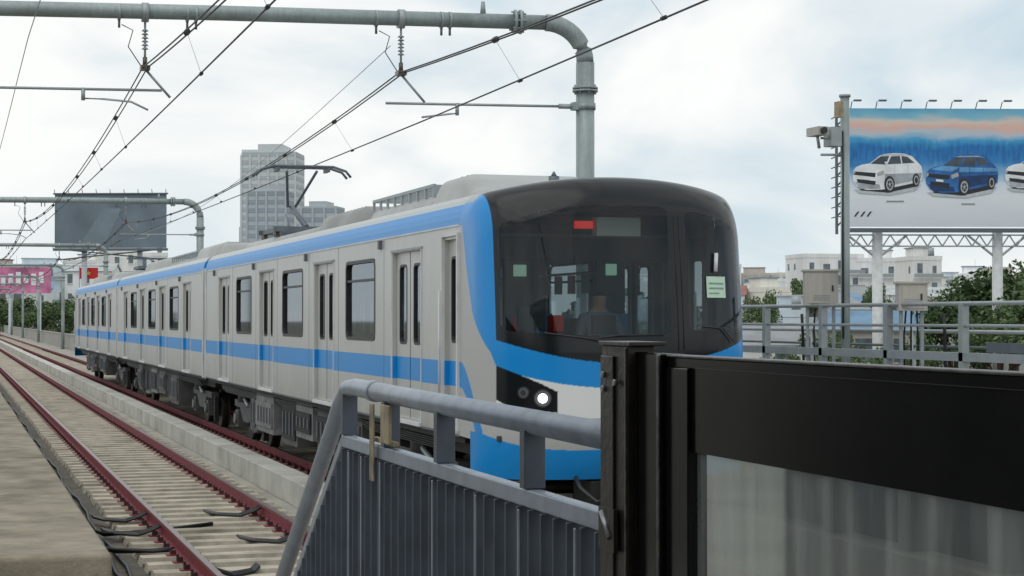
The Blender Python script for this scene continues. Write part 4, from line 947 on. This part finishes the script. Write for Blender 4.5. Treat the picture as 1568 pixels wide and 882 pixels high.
# ------------------------------------------------------------------ trees
def treemesh(seed,h,cr_,leaves=5200,ls=0.17):
    r=random.Random(seed); g=MB()
    th=h*0.5; g.tube([(0,0,0),(0.1,0.05,th*0.5),(0.0,0.1,th)],0.24,'bark',8)
    cl=[]
    for i in range(16):
        a=r.uniform(0,6.28); el=r.uniform(-0.35,1.0); rad=cr_*r.uniform(0.5,0.95)
        c=Vector((rad*math.cos(a)*math.cos(el*1.2),rad*math.sin(a)*math.cos(el*1.2),th+cr_*0.55+rad*math.sin(el)*0.9)); cl.append((c,cr_*r.uniform(0.18,0.38)))
        mid=Vector((c.x*0.4,c.y*0.4,th+(c.z-th)*0.35)); g.cyl((0,0.1,th*0.85),mid,0.12,'bark',r1=0.07,n=6); g.cyl(mid,c,0.07,'bark',r1=0.02,n=5)
    for i in range(leaves):
        c,rad=r.choice(cl); d=Vector((r.gauss(0,1),r.gauss(0,1),r.gauss(0,0.8))).normalized()*rad*(r.random()**0.4)*1.15
        p=c+d; u=Vector((r.gauss(0,1),r.gauss(0,1),r.gauss(0,1))).normalized(); v=u.cross(Vector((r.gauss(0,1),r.gauss(0,1),r.gauss(0,1)))).normalized(); s=ls*r.uniform(0.5,1.3)
        g.face([p-u*s,p+v*s*0.55,p+u*s,p-v*s*0.55],'leaf' if r.random()<0.5 else 'leaf2')
    o=g.build('tree'); return o
protos=[treemesh(i,12+i%3,3.2+0.5*(i%3)) for i in range(3)]
used=[False]*3
def tree(px,pytop,z,sc=1.0):
    xr=(px-784)/2700*z; x,y=place(xr,z); top=H+(487-pytop)/2700*z+10
    k=random.randrange(3); src=protos[k]
    if not used[k]: o=src; used[k]=True
    else: o=bpy.data.objects.new('tree',src.data); S.collection.objects.link(o)
    hh=max(v.co.z for v in src.data.vertices) if 'hh' not in src else src['hh']; src['hh']=hh
    f=top/hh; o.location=(x,y,-10); o.scale=(f*sc,f*sc,f); o.rotation_euler=(0,0,random.uniform(0,6.28))
for a in [(1500,418,150,0.9),(1555,395,150,1.1),(1462,446,150,0.9),(1610,420,140,1.1),(1222,424,230,0.6),(1185,442,230,0.6),(1160,450,200,0.6),(1240,540,110,0.8),(1345,432,260,0.5),(1385,450,260,0.5),(1430,470,170,0.7),(1320,530,110,0.8),(1190,535,100,0.8),(1270,500,140,0.7),(1400,505,130,0.7),(1660,400,130,1.2),(1720,420,120,1.1),(40,455,350,1.2),(75,460,340,1.2),(10,450,360,1.2),(-30,455,340,1.2),(100,452,370,1.2),(1530,455,140,0.8)]: tree(*a)
g=MB(); r=random.Random(5)
for i in range(16000):
    z=r.uniform(600,700); px=r.uniform(-400,2200); xr=(px-784)/2700*z; x,y=place(xr,z)
    hgt=8+4*math.sin(px*0.021)+3*math.sin(px*0.073); q=Vector((x,y,-10+r.uniform(0,hgt+8)))
    u=Vector((r.gauss(0,1),r.gauss(0,1),r.gauss(0,1))).normalized(); v=u.cross(Vector((r.gauss(0,1),r.gauss(0,1),r.gauss(0,1)))).normalized(); s=r.uniform(1,2.6)
    g.face([q-u*s,q+v*s,q+u*s,q-v*s],'hill_leaf')
g.build('distant_trees')
print('done',len(bpy.data.objects))
